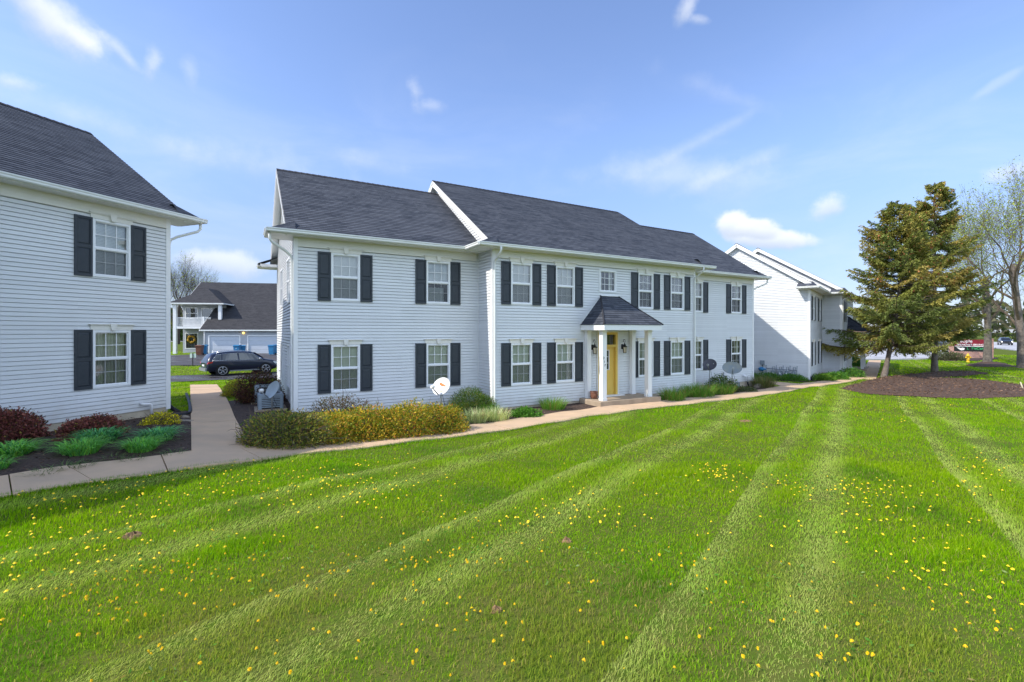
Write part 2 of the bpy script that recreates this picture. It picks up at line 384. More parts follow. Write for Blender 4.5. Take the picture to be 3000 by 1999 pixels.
    def mesh(s, name, mats):
        me = bpy.data.meshes.new(name); me.from_pydata(s.v, [], s.f)
        for m_ in (mats if isinstance(mats, (list, tuple)) else [mats]): me.materials.append(MT[m_] if isinstance(m_, str) else m_)
        me.polygons.foreach_set('material_index', s.m); me.polygons.foreach_set('use_smooth', s.sm)
        if any(u is not None for u in s.uv):
            l = me.uv_layers.new(name='UVMap'); arr = []
            for f, u in zip(s.f, s.uv): arr += [c for p in (u or [(0, 0)] * len(f)) for c in p]
            l.data.foreach_set('uv', arr)
        me.update(); return me
    def build(s, name, mats, parent=None, loc=(0, 0, 0), rz=0.0):
        return link(name, s.mesh(name, mats), parent, loc, rz)

def link(name, me, parent=None, loc=(0, 0, 0), rz=0.0):
    o = bpy.data.objects.new(name, me); COL.objects.link(o)
    if parent: o.parent = parent
    o.location = loc; o.rotation_euler = (0, 0, rz); return o
def tag(o, label=None, cat=None, group=None, kind=None):
    for k_, v_ in (('label', label), ('category', cat), ('group', group), ('kind', kind)):
        if v_: o[k_] = v_
    return o
def thing(name, label, cat, loc=(0, 0, 0), rz=0.0, group=None):
    return tag(link(name, None, None, loc, rz), label, cat, group)
def npmesh(name, V, faces, mats, colors=None, smooth=False):
    """mesh from numpy arrays; faces: list of (M, k) index arrays; colors: (N, 3)"""
    me = bpy.data.meshes.new(name); me.vertices.add(len(V)); me.vertices.foreach_set('co', np.ascontiguousarray(V, np.float32).ravel())
    idx = np.concatenate([f.ravel() for f in faces]).astype(np.int32); tot = np.concatenate([np.full(len(f), f.shape[1]) for f in faces]).astype(np.int32)
    me.loops.add(len(idx)); me.loops.foreach_set('vertex_index', idx); me.polygons.add(len(tot))
    me.polygons.foreach_set('loop_start', np.concatenate([[0], np.cumsum(tot)[:-1]]).astype(np.int32)); me.polygons.foreach_set('loop_total', tot)
    if smooth: me.polygons.foreach_set('use_smooth', np.ones(len(tot), bool))
    for m_ in (mats if isinstance(mats, (list, tuple)) else [mats]): me.materials.append(MT[m_] if isinstance(m_, str) else m_)
    me.update(calc_edges=True)
    if colors is not None:
        c = np.ones((len(V), 4), np.float32); c[:, :3] = colors
        me.attributes.new('Col', 'FLOAT_COLOR', 'POINT').data.foreach_set('color', c.ravel())
    return me

# ------------------------------------------------------------------ terrain
CP = np.array([(0, 0, .25), (-4, 1, .36), (4, 1, .2), (0, -15, .2), (-20, -10, .5), (25, -10, .1), (-10, 4, .42), (-4, 5, .30), (2, 6, .17), (8, 8, .08), (16, 14, -.15), (25, 12, -.1),
    (-13, 5, .45), (-11.3, 10.2, .33), (-9.6, 13.8, .26), (-9.2, 11.5, .36), (-7.8, 7.2, .39), (-6.1, 9.2, .29), (-4.4, 10.6, .12), (-1.6, 12.6, -.03), (0, 15, -.10), (3.6, 18, -.13), (8.8, 21, -.16), (13.5, 26, -.3),
    (-7, 14.5, .22), (-8.2, 16, .3), (-10, 20, .18), (-12, 24, 0), (-15, 30, -.28), (-17, 34, -.38), (-20, 45, -.15), (-24, 56, .14), (-40, 57, .14), (-10, 55, .14), (-40, 30, -.2),
    (19.3, 30, -.38), (22, 22, -.28), (26, 32, -.30), (33, 37, -.30), (30, 50, -.36), (45, 48, -.36), (50, 60, -.30), (20, 60, -.4), (60, 90, -.30), (0, 75, 0), (40, 20, -.25)], float)
_c2 = 9.0
def _ker(ax, ay, bx, by): return np.sqrt((ax[:, None] - bx[None]) ** 2 + (ay[:, None] - by[None]) ** 2 + _c2)
_A = _ker(CP[:, 0], CP[:, 1], CP[:, 0], CP[:, 1]); _n = len(CP)
_P = np.hstack([np.ones((_n, 1))]); _M = np.block([[_A - 0.12 * np.eye(_n) * 0, _P], [_P.T, np.zeros((1, 1))]])
_w = np.linalg.solve(_M, np.concatenate([CP[:, 2], [0]]))
def gz(x, y):
    x = np.atleast_1d(np.asarray(x, float)).ravel(); y = np.atleast_1d(np.asarray(y, float)).ravel(); o = np.empty(len(x))
    for i in range(0, len(x), 100000):
        a, b = x[i:i + 100000], y[i:i + 100000]
        z = _ker(a, b, CP[:, 0], CP[:, 1]) @ _w[:-1] + _w[-1]
        r = np.hypot(a - 5, b - 25); w = np.clip((95 - r) / 35, 0, 1); w = w * w * (3 - 2 * w)
        z = np.clip(z, -.6, .7) * w - .15 * (1 - w)
        o[i:i + 100000] = z + .022 * np.sin(a * 1.1 + 1.3 * np.sin(b * .7)) * np.sin(b * .9 + .5) + .012 * np.sin(a * 2.3 + b * 1.7)
    return o
def g1(x, y): return float(gz(x, y)[0])
def pg(px, py, dz=0.0):
    """point of the ground seen in direction (px, py)"""
    z = 0.0
    for _ in range(25):
        Y = (HC - z) * F / (py - HY); X = (px - 1500) / F * Y; z = .5 * z + .5 * (g1(X, Y) + dz)
    return Vector((X, Y, g1(X, Y)))
def inside(poly, x, y):
    c = np.zeros(len(x), bool); n = len(poly)
    for i in range(n):
        (x0, y0), (x1, y1) = poly[i], poly[(i + 1) % n]
        if y0 == y1: continue
        m = ((y0 > y) != (y1 > y)) & (x < (x1 - x0) * (y - y0) / (y1 - y0) + x0); c ^= m
    return c
def resample(pts, step, closed=False):
    pts = [Vector(p[:2]) for p in pts]; out = []
    n = len(pts) if closed else len(pts) - 1
    for i in range(n):
        a, b = pts[i], pts[(i + 1) % len(pts)]; k_ = max(1, int((b - a).length / step))
        out += [a + (b - a) * j / k_ for j in range(k_)]
    if not closed: out.append(pts[-1])
    return out
def smooth_line(pts, it=2):
    pts = [Vector(p[:2]) for p in pts]
    for _ in range(it):
        q = [pts[0]]
        for a, b in zip(pts, pts[1:]): q += [a * .75 + b * .25, a * .25 + b * .75]
        pts = q + [pts[-1]]
    return pts
def drape(name, poly, off, m_, step=.6, wob=0.0, heap=0.0):
    """a sheet lying on the terrain inside a polygon"""
    b = resample(poly, step, True)
    if wob: b = [p + Vector((math.sin(i * 1.9) + math.sin(i * .73 + 1), math.cos(i * 1.37) + math.sin(i * .51))) * wob for i, p in enumerate(b)]
    xs = [p.x for p in b]; ys = [p.y for p in b]
    gx, gy = np.meshgrid(np.arange(min(xs), max(xs), step), np.arange(min(ys), max(ys), step)); gx, gy = gx.ravel() + step * .37, gy.ravel() + step * .41
    bp = [(p.x, p.y) for p in b]; k_ = inside(bp, gx, gy); gx, gy = gx[k_], gy[k_]
    V2 = [Vector(p) for p in bp] + [Vector((float(a), float(c))) for a, c in zip(gx, gy)]
    n = len(bp); r = delaunay_2d_cdt(V2, [(i, (i + 1) % n) for i in range(n)], [], 1, 1e-5)
    vx = np.array([p.x for p in r[0]]); vy = np.array([p.y for p in r[0]]); z = gz(vx, vy) + off
    if heap:
        bx = np.array(xs); by = np.array(ys); d = np.full(len(vx), 9e9)
        for i in range(len(bx)): d = np.minimum(d, np.hypot(vx - bx[i], vy - by[i]))
        z += heap * np.clip(d / .8, 0, 1) ** .7 + .03 * np.clip(d / .3, 0, 1) * np.sin(vx * 7.1) * np.sin(vy * 6.3)
    me = bpy.data.meshes.new(name); me.from_pydata([(float(a), float(c), float(e)) for a, c, e in zip(vx, vy, z)], [], [tuple(f) for f in r[2]])
    me.materials.append(MT[m_] if isinstance(m_, str) else m_)
    me.polygons.foreach_set('use_smooth', [True] * len(me.polygons)); me.update()
    return link(name, me)

MT['soil'] = mat('lawn_soil', (.075, .125, .012), .95, .5, 6, .6, 60, color2=(.12, .125, .03), spec=.05)
def axis(lo, hi, a, b, step):
    v = list(np.arange(a, b + .01, step)); s_ = step
    while v[-1] < hi: s_ *= 1.22; v.append(v[-1] + s_)
    s_ = step
    while v[0] > lo: s_ *= 1.22; v.insert(0, v[0] - s_)
    return np.array(v)
gxs, gys = axis(-1500, 1500, -30, 45, .6), axis(-1500, 1800, -4, 66, .6)
GX, GY = np.meshgrid(gxs, gys); GZ = gz(GX, GY).reshape(GX.shape); nx, ny = len(gxs), len(gys)
ii = (np.arange(ny - 1)[:, None] * nx + np.arange(nx - 1)[None]).ravel()
gme = npmesh('ground', np.stack([GX.ravel(), GY.ravel(), GZ.ravel()], 1), [np.stack([ii, ii + 1, ii + nx + 1, ii + nx], 1)], 'soil', smooth=True)
tag(link('ground', gme), kind='structure')

# ------------------------------------------------------------------ walks, beds, asphalt
edge = smooth_line([pg(*p) for p in ((-420, 1530), (-200, 1495), (0, 1465), (230, 1426), (348, 1407), (571, 1376), (800, 1349), (915, 1330), (1216, 1297), (1440, 1269), (1756, 1219), (1930, 1197), (2060, 1181), (2146, 1174), (2278, 1157), (2334, 1143), (2420, 1131), (2500, 1119), (2557, 1108))], 2)
edge = resample(edge, .30)
def offs(line, d):
    o = []
    for i, p in enumerate(line):
        t = (line[min(i + 1, len(line) - 1)] - line[max(i - 1, 0)]).normalized(); o.append(p + Vector((-t.y, t.x)) * d)
    return o
PW = 1.27
edge2 = offs(edge, PW)
def slabs(name, A, B, every, top=.055):
    mb = MB(); i = 0; n = len(A)
    while i < n - 1:
        j = min(i + every, n - 1)
        if n - 1 - j < every // 2: j = n - 1
        a = [A[k_].copy() for k_ in range(i, j + 1)]; b = [B[k_].copy() for k_ in range(i, j + 1)]
        g = .009
        for L in (a, b):
            L[0] += (L[1] - L[0]).normalized() * g; L[-1] += (L[-2] - L[-1]).normalized() * g
        m = len(a); tilt = rnd.uniform(-.006, .006)
        ta = [(p.x, p.y, g1(p.x, p.y) + top + tilt) for p in a]; tb = [(p.x, p.y, g1(p.x, p.y) + top + tilt) for p in b]
        for k_ in range(m - 1): mb.face([ta[k_], ta[k_ + 1], tb[k_ + 1], tb[k_]])
        lo_ = lambda p: (p[0], p[1], p[2] - .16)
        ring = ta + tb[::-1]
        for k_ in range(len(ring)):
            p, q = ring[k_], ring[(k_ + 1) % len(ring)]; mb.face([lo_(p), lo_(q), q, p])
        i = j
    return tag(mb.build(name, 'path'), kind='structure')
slabs('front_path', edge, edge2, 5)
# walk between the two buildings
wl_ = [pg(*p) for p in ((561, 1338), (560, 1260), (559, 1200), (558, 1165), (557, 1130))]
wr_ = [pg(*p) for p in ((734, 1319), (705, 1260), (676, 1200), (659, 1160), (636, 1129))]
def para(L, n): 
    L = smooth_line(L, 2); d = [0]
    for a, b in zip(L, L[1:]): d.append(d[-1] + (b - a).length)
    o = []
    for i in range(n):
        t = d[-1] * i / (n - 1); k_ = max(j for j in range(len(d)) if d[j] <= t + 1e-9); k_ = min(k_, len(L) - 2)
        o.append(L[k_] + (L[k_ + 1] - L[k_]) * ((t - d[k_]) / (d[k_ + 1] - d[k_])))
    return o
WLn, WRn = para(wl_, 42), para(wr_, 42)
slabs('side_path', WRn, WLn, 4, .050)
# walk that runs on past the right-hand house to its porch and the lot
bl = [pg(*p) for p in ((2512, 1112), (2524, 1100), (2532, 1082), (2540, 1066), (2546, 1057))]; br = [pg(*p) for p in ((2566, 1112), (2571, 1098), (2577, 1081), (2580, 1066), (2581, 1057))]
BLn, BRn = para(bl, 60), para(br, 60)
slabs('porch_path', BRn, BLn, 5, .045)
# branch between main house and right house
cl_ = [Vector(pg(2292, 1134)[:2]), Vector(pg(2262, 1127)[:2]) + Vector((.2, .4)), Vector((13.6, 31.5)), Vector((11.0, 36))]
cr_ = [Vector(pg(2385, 1130)[:2]), Vector(pg(2300, 1124)[:2]) + Vector((.1, .2)), Vector((14.9, 32.2)), Vector((12.3, 36.6))]
CLn, CRn = para(cl_, 30), para(cr_, 30)
slabs('branch_path', CRn, CLn, 5, .040)

OM = Vector((-.709, 17.149, 0)); OL = Vector((-15.495, -2.26, .475)); OR = Vector((24.389, 34.629, -.248)); TL = R(70.3); TR = R(50.5)
def loc_m(x, y): return Vector((OM.x + x * UM.x + y * VM.x, OM.y + x * UM.y + y * VM.y))
def loc_(O, T, x, y): return Vector((O.x + x * math.cos(T) - y * math.sin(T), O.y + x * math.sin(T) + y * math.cos(T)))
WC, WW, WD, DR = 11.0, 6.51, 1.2, 5.55
i0 = min(range(len(edge2)), key=lambda i: (edge2[i] - WRn[0]).length); i1 = min(range(len(edge2)), key=lambda i: (edge2[i] - Vector(pg(2290, 1134)[:2])).length)
sidx = min(range(len(WRn)), key=lambda i: abs(WRn[i].y - 17.6))
bed_main = [*WRn[:sidx][::-1], *edge2[i0 + 1:i1], loc_m(WC + WW + 2.1, WD + 2.6), loc_m(WC + WW - .2, WD + 2.6), loc_m(WC + WW - .2, WD + .2), loc_m(WC, WD + .2), loc_m(WC, .2), loc_m(0, .2), loc_m(0, WD + .2), loc_m(-WW + .2, WD + .2), loc_m(-WW + .2, WD + 4.2)]
tag(drape('front_mulch', bed_main, .030, 'mulch', .5), 'dark mulch bed between the path and the middle building', kind='stuff')
j0 = min(range(len(edge2)), key=lambda i: (edge2[i] - WLn[0]).length)
lx = [i for i in range(len(WLn)) if WLn[i].y < 15.2]
bed_left = [*edge2[:j0], *[WLn[i] for i in lx], Vector((-9.2, 15.3)), loc_(OL, TL, WC + WW + .2, WD + .2), loc_(OL, TL, WC + .1, WD + .2), loc_(OL, TL, WC, .2), loc_(OL, TL, 3, .2)]
tag(drape('corner_mulch', bed_left, .030, 'mulch', .5, heap=.05), 'dark mulch bed along the left building', kind='stuff')
big = [(2462, 1141), (2490, 1131), (2530, 1119), (2587, 1107), (2660, 1099), (2738, 1092), (2830, 1089), (2905, 1095), (2850, 1101), (2742, 1106), (2735, 1110), (2860, 1115), (2970, 1126), (3040, 1135), (3090, 1150), (3040, 1163), (2900, 1167), (2750, 1168), (2600, 1160), (2510, 1152)]
bed_big = smooth_line([pg(*p) for p in big] + [pg(*big[0])], 2)
tag(drape('tree_mulch', bed_big, .03, 'mulchr', .5, .05, .12), 'brown wood chip bed under the two spruces', kind='stuff')
bed_t3 = smooth_line([pg(*p) for p in ((2825, 1071), (2860, 1064), (2895, 1061), (2930, 1064), (2966, 1072), (2990, 1076), (2900, 1077), (2850, 1075), (2825, 1071))], 2)
tag(drape('trunk_mulch', bed_t3, .03, 'mulchr', .6, 0, .15), 'ring of brown mulch round the pale trunk', kind='stuff')
bed_sign = [pg(*p) for p in ((2745, 1056), (2780, 1059), (2860, 1058), (2922, 1053), (2925, 1049), (2830, 1045), (2750, 1047))]
tag(drape('sign_mulch', bed_sign, .05, 'mulch', 1.0), 'dark mulch bed in front of the brick sign', kind='stuff')
bed_r = [loc_(OR, TR, -WW - .4, WD + .3), loc_(OR, TR, -WW - 1.0, WD - .8), Vector(pg(2420, 1118)[:2]), Vector(pg(2520, 1101)[:2]), loc_(OR, TR, 4, -1.2), loc_(OR, TR, 4, .2), loc_(OR, TR, 0, .2), loc_(OR, TR, 0, WD + .2)]
tag(drape('porch_mulch', bed_r, .03, 'mulch', .6), 'dark mulch bed in front of the right building', kind='stuff')
bed_r2 = [loc_(OR, TR, -WW + .2, WD - .4), loc_(OR, TR, -WW - 1.3, WD + .1), loc_(OR, TR, -WW - 1.5, WD + 5), loc_(OR, TR, -WW + .2, WD + 5)]
tag(drape('gable_mulch', bed_r2, .03, 'mulch', .6), 'mulch strip along the gable of the right building', kind='stuff')

drive = [Vector((-60, 6.2)), *[Vector(pg(*p)[:2]) for p in ((470, 1124), (600, 1117), (830, 1110))], Vector((-2, 36.5)), Vector((6, 41)), Vector((3, 45.5)), *[Vector(pg(*p)[:2]) for p in ((830, 1090.5), (650, 1098), (470, 1105))], Vector((-60, 14))]
tag(drape('driveway', drive, .05, 'asphalt', 1.2), kind='structure')
court = [Vector((-80, 20)), *[Vector(pg(*p)[:2]) for p in ((470, 1073.5), (700, 1071), (830, 1069.5))], Vector((8, 52)), Vector((8, 63)), Vector((-30, 63)), *[Vector(pg(*p)[:2]) for p in ((560, 1041), (470, 1043))], Vector((-80, 45))]
tag(drape('parking_court', court, .05, 'asphalt', 1.5), kind='structure')
lot = [*[Vector(pg(*p)[:2]) for p in ((2380, 1056), (2560, 1056), (2742, 1054), (2765, 1047), (2800, 1040), (2860, 1032), (2916, 1021), (3000, 1031), (3200, 1052))], Vector((140, 60)), Vector((140, 150)), Vector((20, 150)), Vector((20, 80))]
tag(drape('parking_lot', lot, .05, 'lot', 2.5), kind='structure')
lw = [Vector(pg(*p)[:2]) for p in ((2380, 1056), (2560, 1056), (2742, 1054), (2765, 1047), (2800, 1040), (2860, 1032), (2916, 1021), (3000, 1031), (3200, 1052))]
mbk = MB()
for a, b in zip(lw, lw[1:]):
    for p, q in zip(resample([a, b], 2), resample([a, b], 2)[1:]):
        t = (q - p).normalized(); n_ = Vector((t.y, -t.x)) * .08
        zp, zq = g1(p.x, p.y), g1(q.x, q.y)
        c = [(p.x + n_.x, p.y + n_.y, zp - .05), (p.x - n_.x, p.y - n_.y, zp - .05), (q.x - n_.x, q.y - n_.y, zq - .05), (q.x + n_.x, q.y + n_.y, zq - .05)]; d = [(x, y, z + .20) for x, y, z in c]
        mbk.face(d); mbk.face([c[0], c[3], d[3], d[0]]); mbk.face([c[1], c[2], d[2], d[1]])
tag(mbk.build('lot_kerb', 'lot'), kind='structure')
street = [Vector((-160, 132)), Vector((-40, 150)), Vector((-40, 162)), Vector((-160, 144))]
tag(drape('far_street', street, .05, 'lot', 6), kind='structure')

# ------------------------------------------------------------------ the white sided buildings
WIN_W, WIN_H = .935, 1.58
def mesh_frame(w, h, single=False):
    mb = MB(); f = .062
    for x0, x1, z0, z1 in ((-w / 2, -w / 2 + f, 0, h), (w / 2 - f, w / 2, 0, h), (-w / 2 + f, w / 2 - f, 0, f), (-w / 2 + f, w / 2 - f, h - f, h)):
        mb.bbox(x0, x1, -.035, .09, z0, z1, .008)
    if not single: mb.bbox(-w / 2 + f, w / 2 - f, -.012, .07, h / 2 - .027, h / 2 + .027, .006)
    # stops round each sash
    for z0, z1, y in (((f, h - f, .02),) if single else ((f, h / 2 - .027, .035), (h / 2 + .027, h - f, .012))):
        for x0, x1, a, b in ((-w / 2 + f, -w / 2 + f + .022, z0, z1), (w / 2 - f - .022, w / 2 - f, z0, z1), (-w / 2 + f + .022, w / 2 - f - .022, z0, z0 + .022), (-w / 2 + f + .022, w / 2 - f - .022, z1 - .022, z1)):
            mb.box(x0, x1, y - .012, y + .03, a, b)
    return mb.mesh('window', 'frame')
def mesh_grille(w, h, nz=2, single=False):
    mb = MB(); f = .075
    for z0, z1, y in (((f, h - f, .024),) if single else ((f, h / 2 - .03, .050), (h / 2 + .03, h - f, .022))):
        for i in (1, 2): x = -w / 2 + f + (w - 2 * f) * i / 3; mb.box(x - .009, x + .009, y - .004, y + .004, z0, z1)
        for i in range(1, nz): z = z0 + (z1 - z0) * i / nz; mb.box(-w / 2 + f, w / 2 - f, y - .006, y + .002, z - .009, z + .009)
    return mb.mesh('grille', 'frame')
def mesh_pane(w, h, single=False):
    mb = MB(); f = .065
    for z0, z1, y in (((f, h - f, .030),) if single else ((f, h / 2 - .02, .058), (h / 2 + .02, h - f, .030))):
        mb.face([(-w / 2 + f, y, z0), (w / 2 - f, y, z0), (w / 2 - f, y, z1), (-w / 2 + f, y, z1)])
    return mb.mesh('pane', 'glass')
def mesh_screen(w, h):
    mb = MB(); f = .07; mb.face([(-w / 2 + f, .028, f), (w / 2 - f, .028, f), (w / 2 - f, .028, h / 2 - .03), (-w / 2 + f, .028, h / 2 - .03)])
    return mb.mesh('screen', 'screen')
def mesh_blind(w, h, kind):
    """what hangs behind the glass, in front of the dark room"""
    mb = MB(); f = .06; x0, x1 = -w / 2 + f, w / 2 - f
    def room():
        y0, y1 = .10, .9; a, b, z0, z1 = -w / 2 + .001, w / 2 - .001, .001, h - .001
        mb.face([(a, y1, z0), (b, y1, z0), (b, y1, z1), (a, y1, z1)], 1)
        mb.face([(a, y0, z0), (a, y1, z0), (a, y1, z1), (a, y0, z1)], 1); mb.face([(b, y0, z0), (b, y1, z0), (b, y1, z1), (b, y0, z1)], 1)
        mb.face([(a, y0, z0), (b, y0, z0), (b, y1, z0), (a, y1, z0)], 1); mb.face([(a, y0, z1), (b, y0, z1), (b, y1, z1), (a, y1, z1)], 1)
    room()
    if kind in ('blind', 'open_blind', 'half_blind'):
        z = h - .08; n = 0; lo_ = .55 * h if kind == 'half_blind' else .07
        tilt = .010 if kind == 'open_blind' else .020
        while z > lo_:
            mb.face([(x0, .125 - .010, z - tilt), (x1, .125 - .010, z - tilt), (x1, .125 + .010, z + tilt), (x0, .125 + .010, z + tilt)], 0); z -= .040 if kind != 'open_blind' else .048; n += 1
        mb.box(x0, x1, .11, .14, lo_ - .02, lo_, 0)
        if kind == 'half_blind': mb.face([(x0, .2, .07), (x1 - .12, .2, .07), (x1 - .12, .2, .62), (x0, .2, .62)], 0)
    elif kind == 'shade':
        mb.face([(x0, .12, .05), (x1, .12, .05), (x1, .12, h - .05), (x0, .12, h - .05)], 2)
        z = .12
        while z < h - .1: mb.box(x0, x1, .112, .118, z, z + .012, 2); z += .075
    else:
        rng = ((x0, x1),) if kind == 'curtain' else ((x0, x0 + .22), (x1 - .22, x1))
        for a, b in rng:
            n = int((b - a) / .012); P = [(a + (b - a) * i / n, .16 + .022 * math.sin(i * .9) + .012 * math.sin(i * .37)) for i in range(n + 1)]
            for (xa, ya), (xb, yb) in zip(P, P[1:]): mb.face([(xa, ya, .04), (xb, yb, .04), (xb, yb, h - .04), (xa, ya, h - .04)], 3, None, True)
    return mb.mesh('blind', ['blind', 'dark', 'shade', 'curtain'])
def mesh_shutter(w=.405, h=1.61):
    mb = MB()
    mb.bbox(-w / 2, w / 2, -.030, -.012, 0, h, .004)
    s_ = .052
    for x0, x1, z0, z1 in ((-w / 2, -w / 2 + s_, 0, h), (w / 2 - s_, w / 2, 0, h), (-w / 2 + s_, w / 2 - s_, 0, .075), (-w / 2 + s_, w / 2 - s_, h - .06, h), (-w / 2 + s_, w / 2 - s_, h / 2 - .045, h / 2 + .045)):
        mb.bbox(x0, x1, -.050, -.030, z0, z1, .004)
    for z0, z1 in ((.075, h / 2 - .045), (h / 2 + .045, h - .06)):
        a, b, c, d = -w / 2 + s_ + .012, w / 2 - s_ - .012, z0 + .012, z1 - .012; e = .032
        o = [(a, -.030, c), (b, -.030, c), (b, -.030, d), (a, -.030, d)]; i = [(a + e, -.044, c + e), (b - e, -.044, c + e), (b - e, -.044, d - e), (a + e, -.044, d - e)]
        for k_ in range(4): mb.face([o[k_], o[(k_ + 1) % 4], i[(k_ + 1) % 4], i[k_]])
        mb.face(i)
    return mb.mesh('shutter', 'shutter')
def mesh_header(w=WIN_W):
    mb = MB(); h = .165
    mb.bbox(-w / 2 - .05, w / 2 + .05, -.045, .0, 0, h - .045, .004)
    for k_, (e, z0, z1) in enumerate(((.055, h - .047, h - .03), (.075, h - .03, h - .013), (.10, h - .013, h))): mb.box(-w / 2 - e, w / 2 + e, -.05 - .016 * (k_ + 1), 0, z0, z1)
    mb.prism([(-.052, -.012), (.052, -.012), (.085, h + .012), (-.085, h + .012)], lambda a, b, t: (a, t, b), -.108, -.02)
    return mb.mesh('window_header', 'cream')
ME = dict(frame=mesh_frame(WIN_W, WIN_H), grille=mesh_grille(WIN_W, WIN_H), pane=mesh_pane(WIN_W, WIN_H), screen=mesh_screen(WIN_W, WIN_H), shutter=mesh_shutter(), header=mesh_header(),
          sframe=mesh_frame(WIN_W, WIN_W, True), sgrille=mesh_grille(WIN_W, WIN_W, 3, True), spane=mesh_pane(WIN_W, WIN_W, True))
for k_ in ('blind', 'open_blind', 'half_blind', 'shade', 'curtain', 'sides'): ME[k_] = mesh_blind(WIN_W, WIN_H, k_)
ME['ssides'] = mesh_blind(WIN_W, WIN_W, 'none')
ZL, ZU = .81, 3.855
def window(b, x, y, z, kind, rz=0.0, shut=True, head=True, small=False):
    c, s_ = math.cos(rz), math.sin(rz)
    fr = link('window', ME['sframe' if small else 'frame'], b, (x, y, z), rz)
    link('pane', ME['spane' if small else 'pane'], fr); link('grille', ME['sgrille' if small else 'grille'], fr)
    link('blind', ME['ssides' if small else kind], fr)
    if not small: link('screen', ME['screen'], fr)
    if shut:
        for sx in (-1, 1):
            dx = sx * (WIN_W / 2 + .2085); link('shutter', ME['shutter'], b, (x + dx * c, y + dx * s_, z - .015), rz)
    if head: link('window_header', ME['header'], b, (x, y, z + WIN_H + .004), rz)

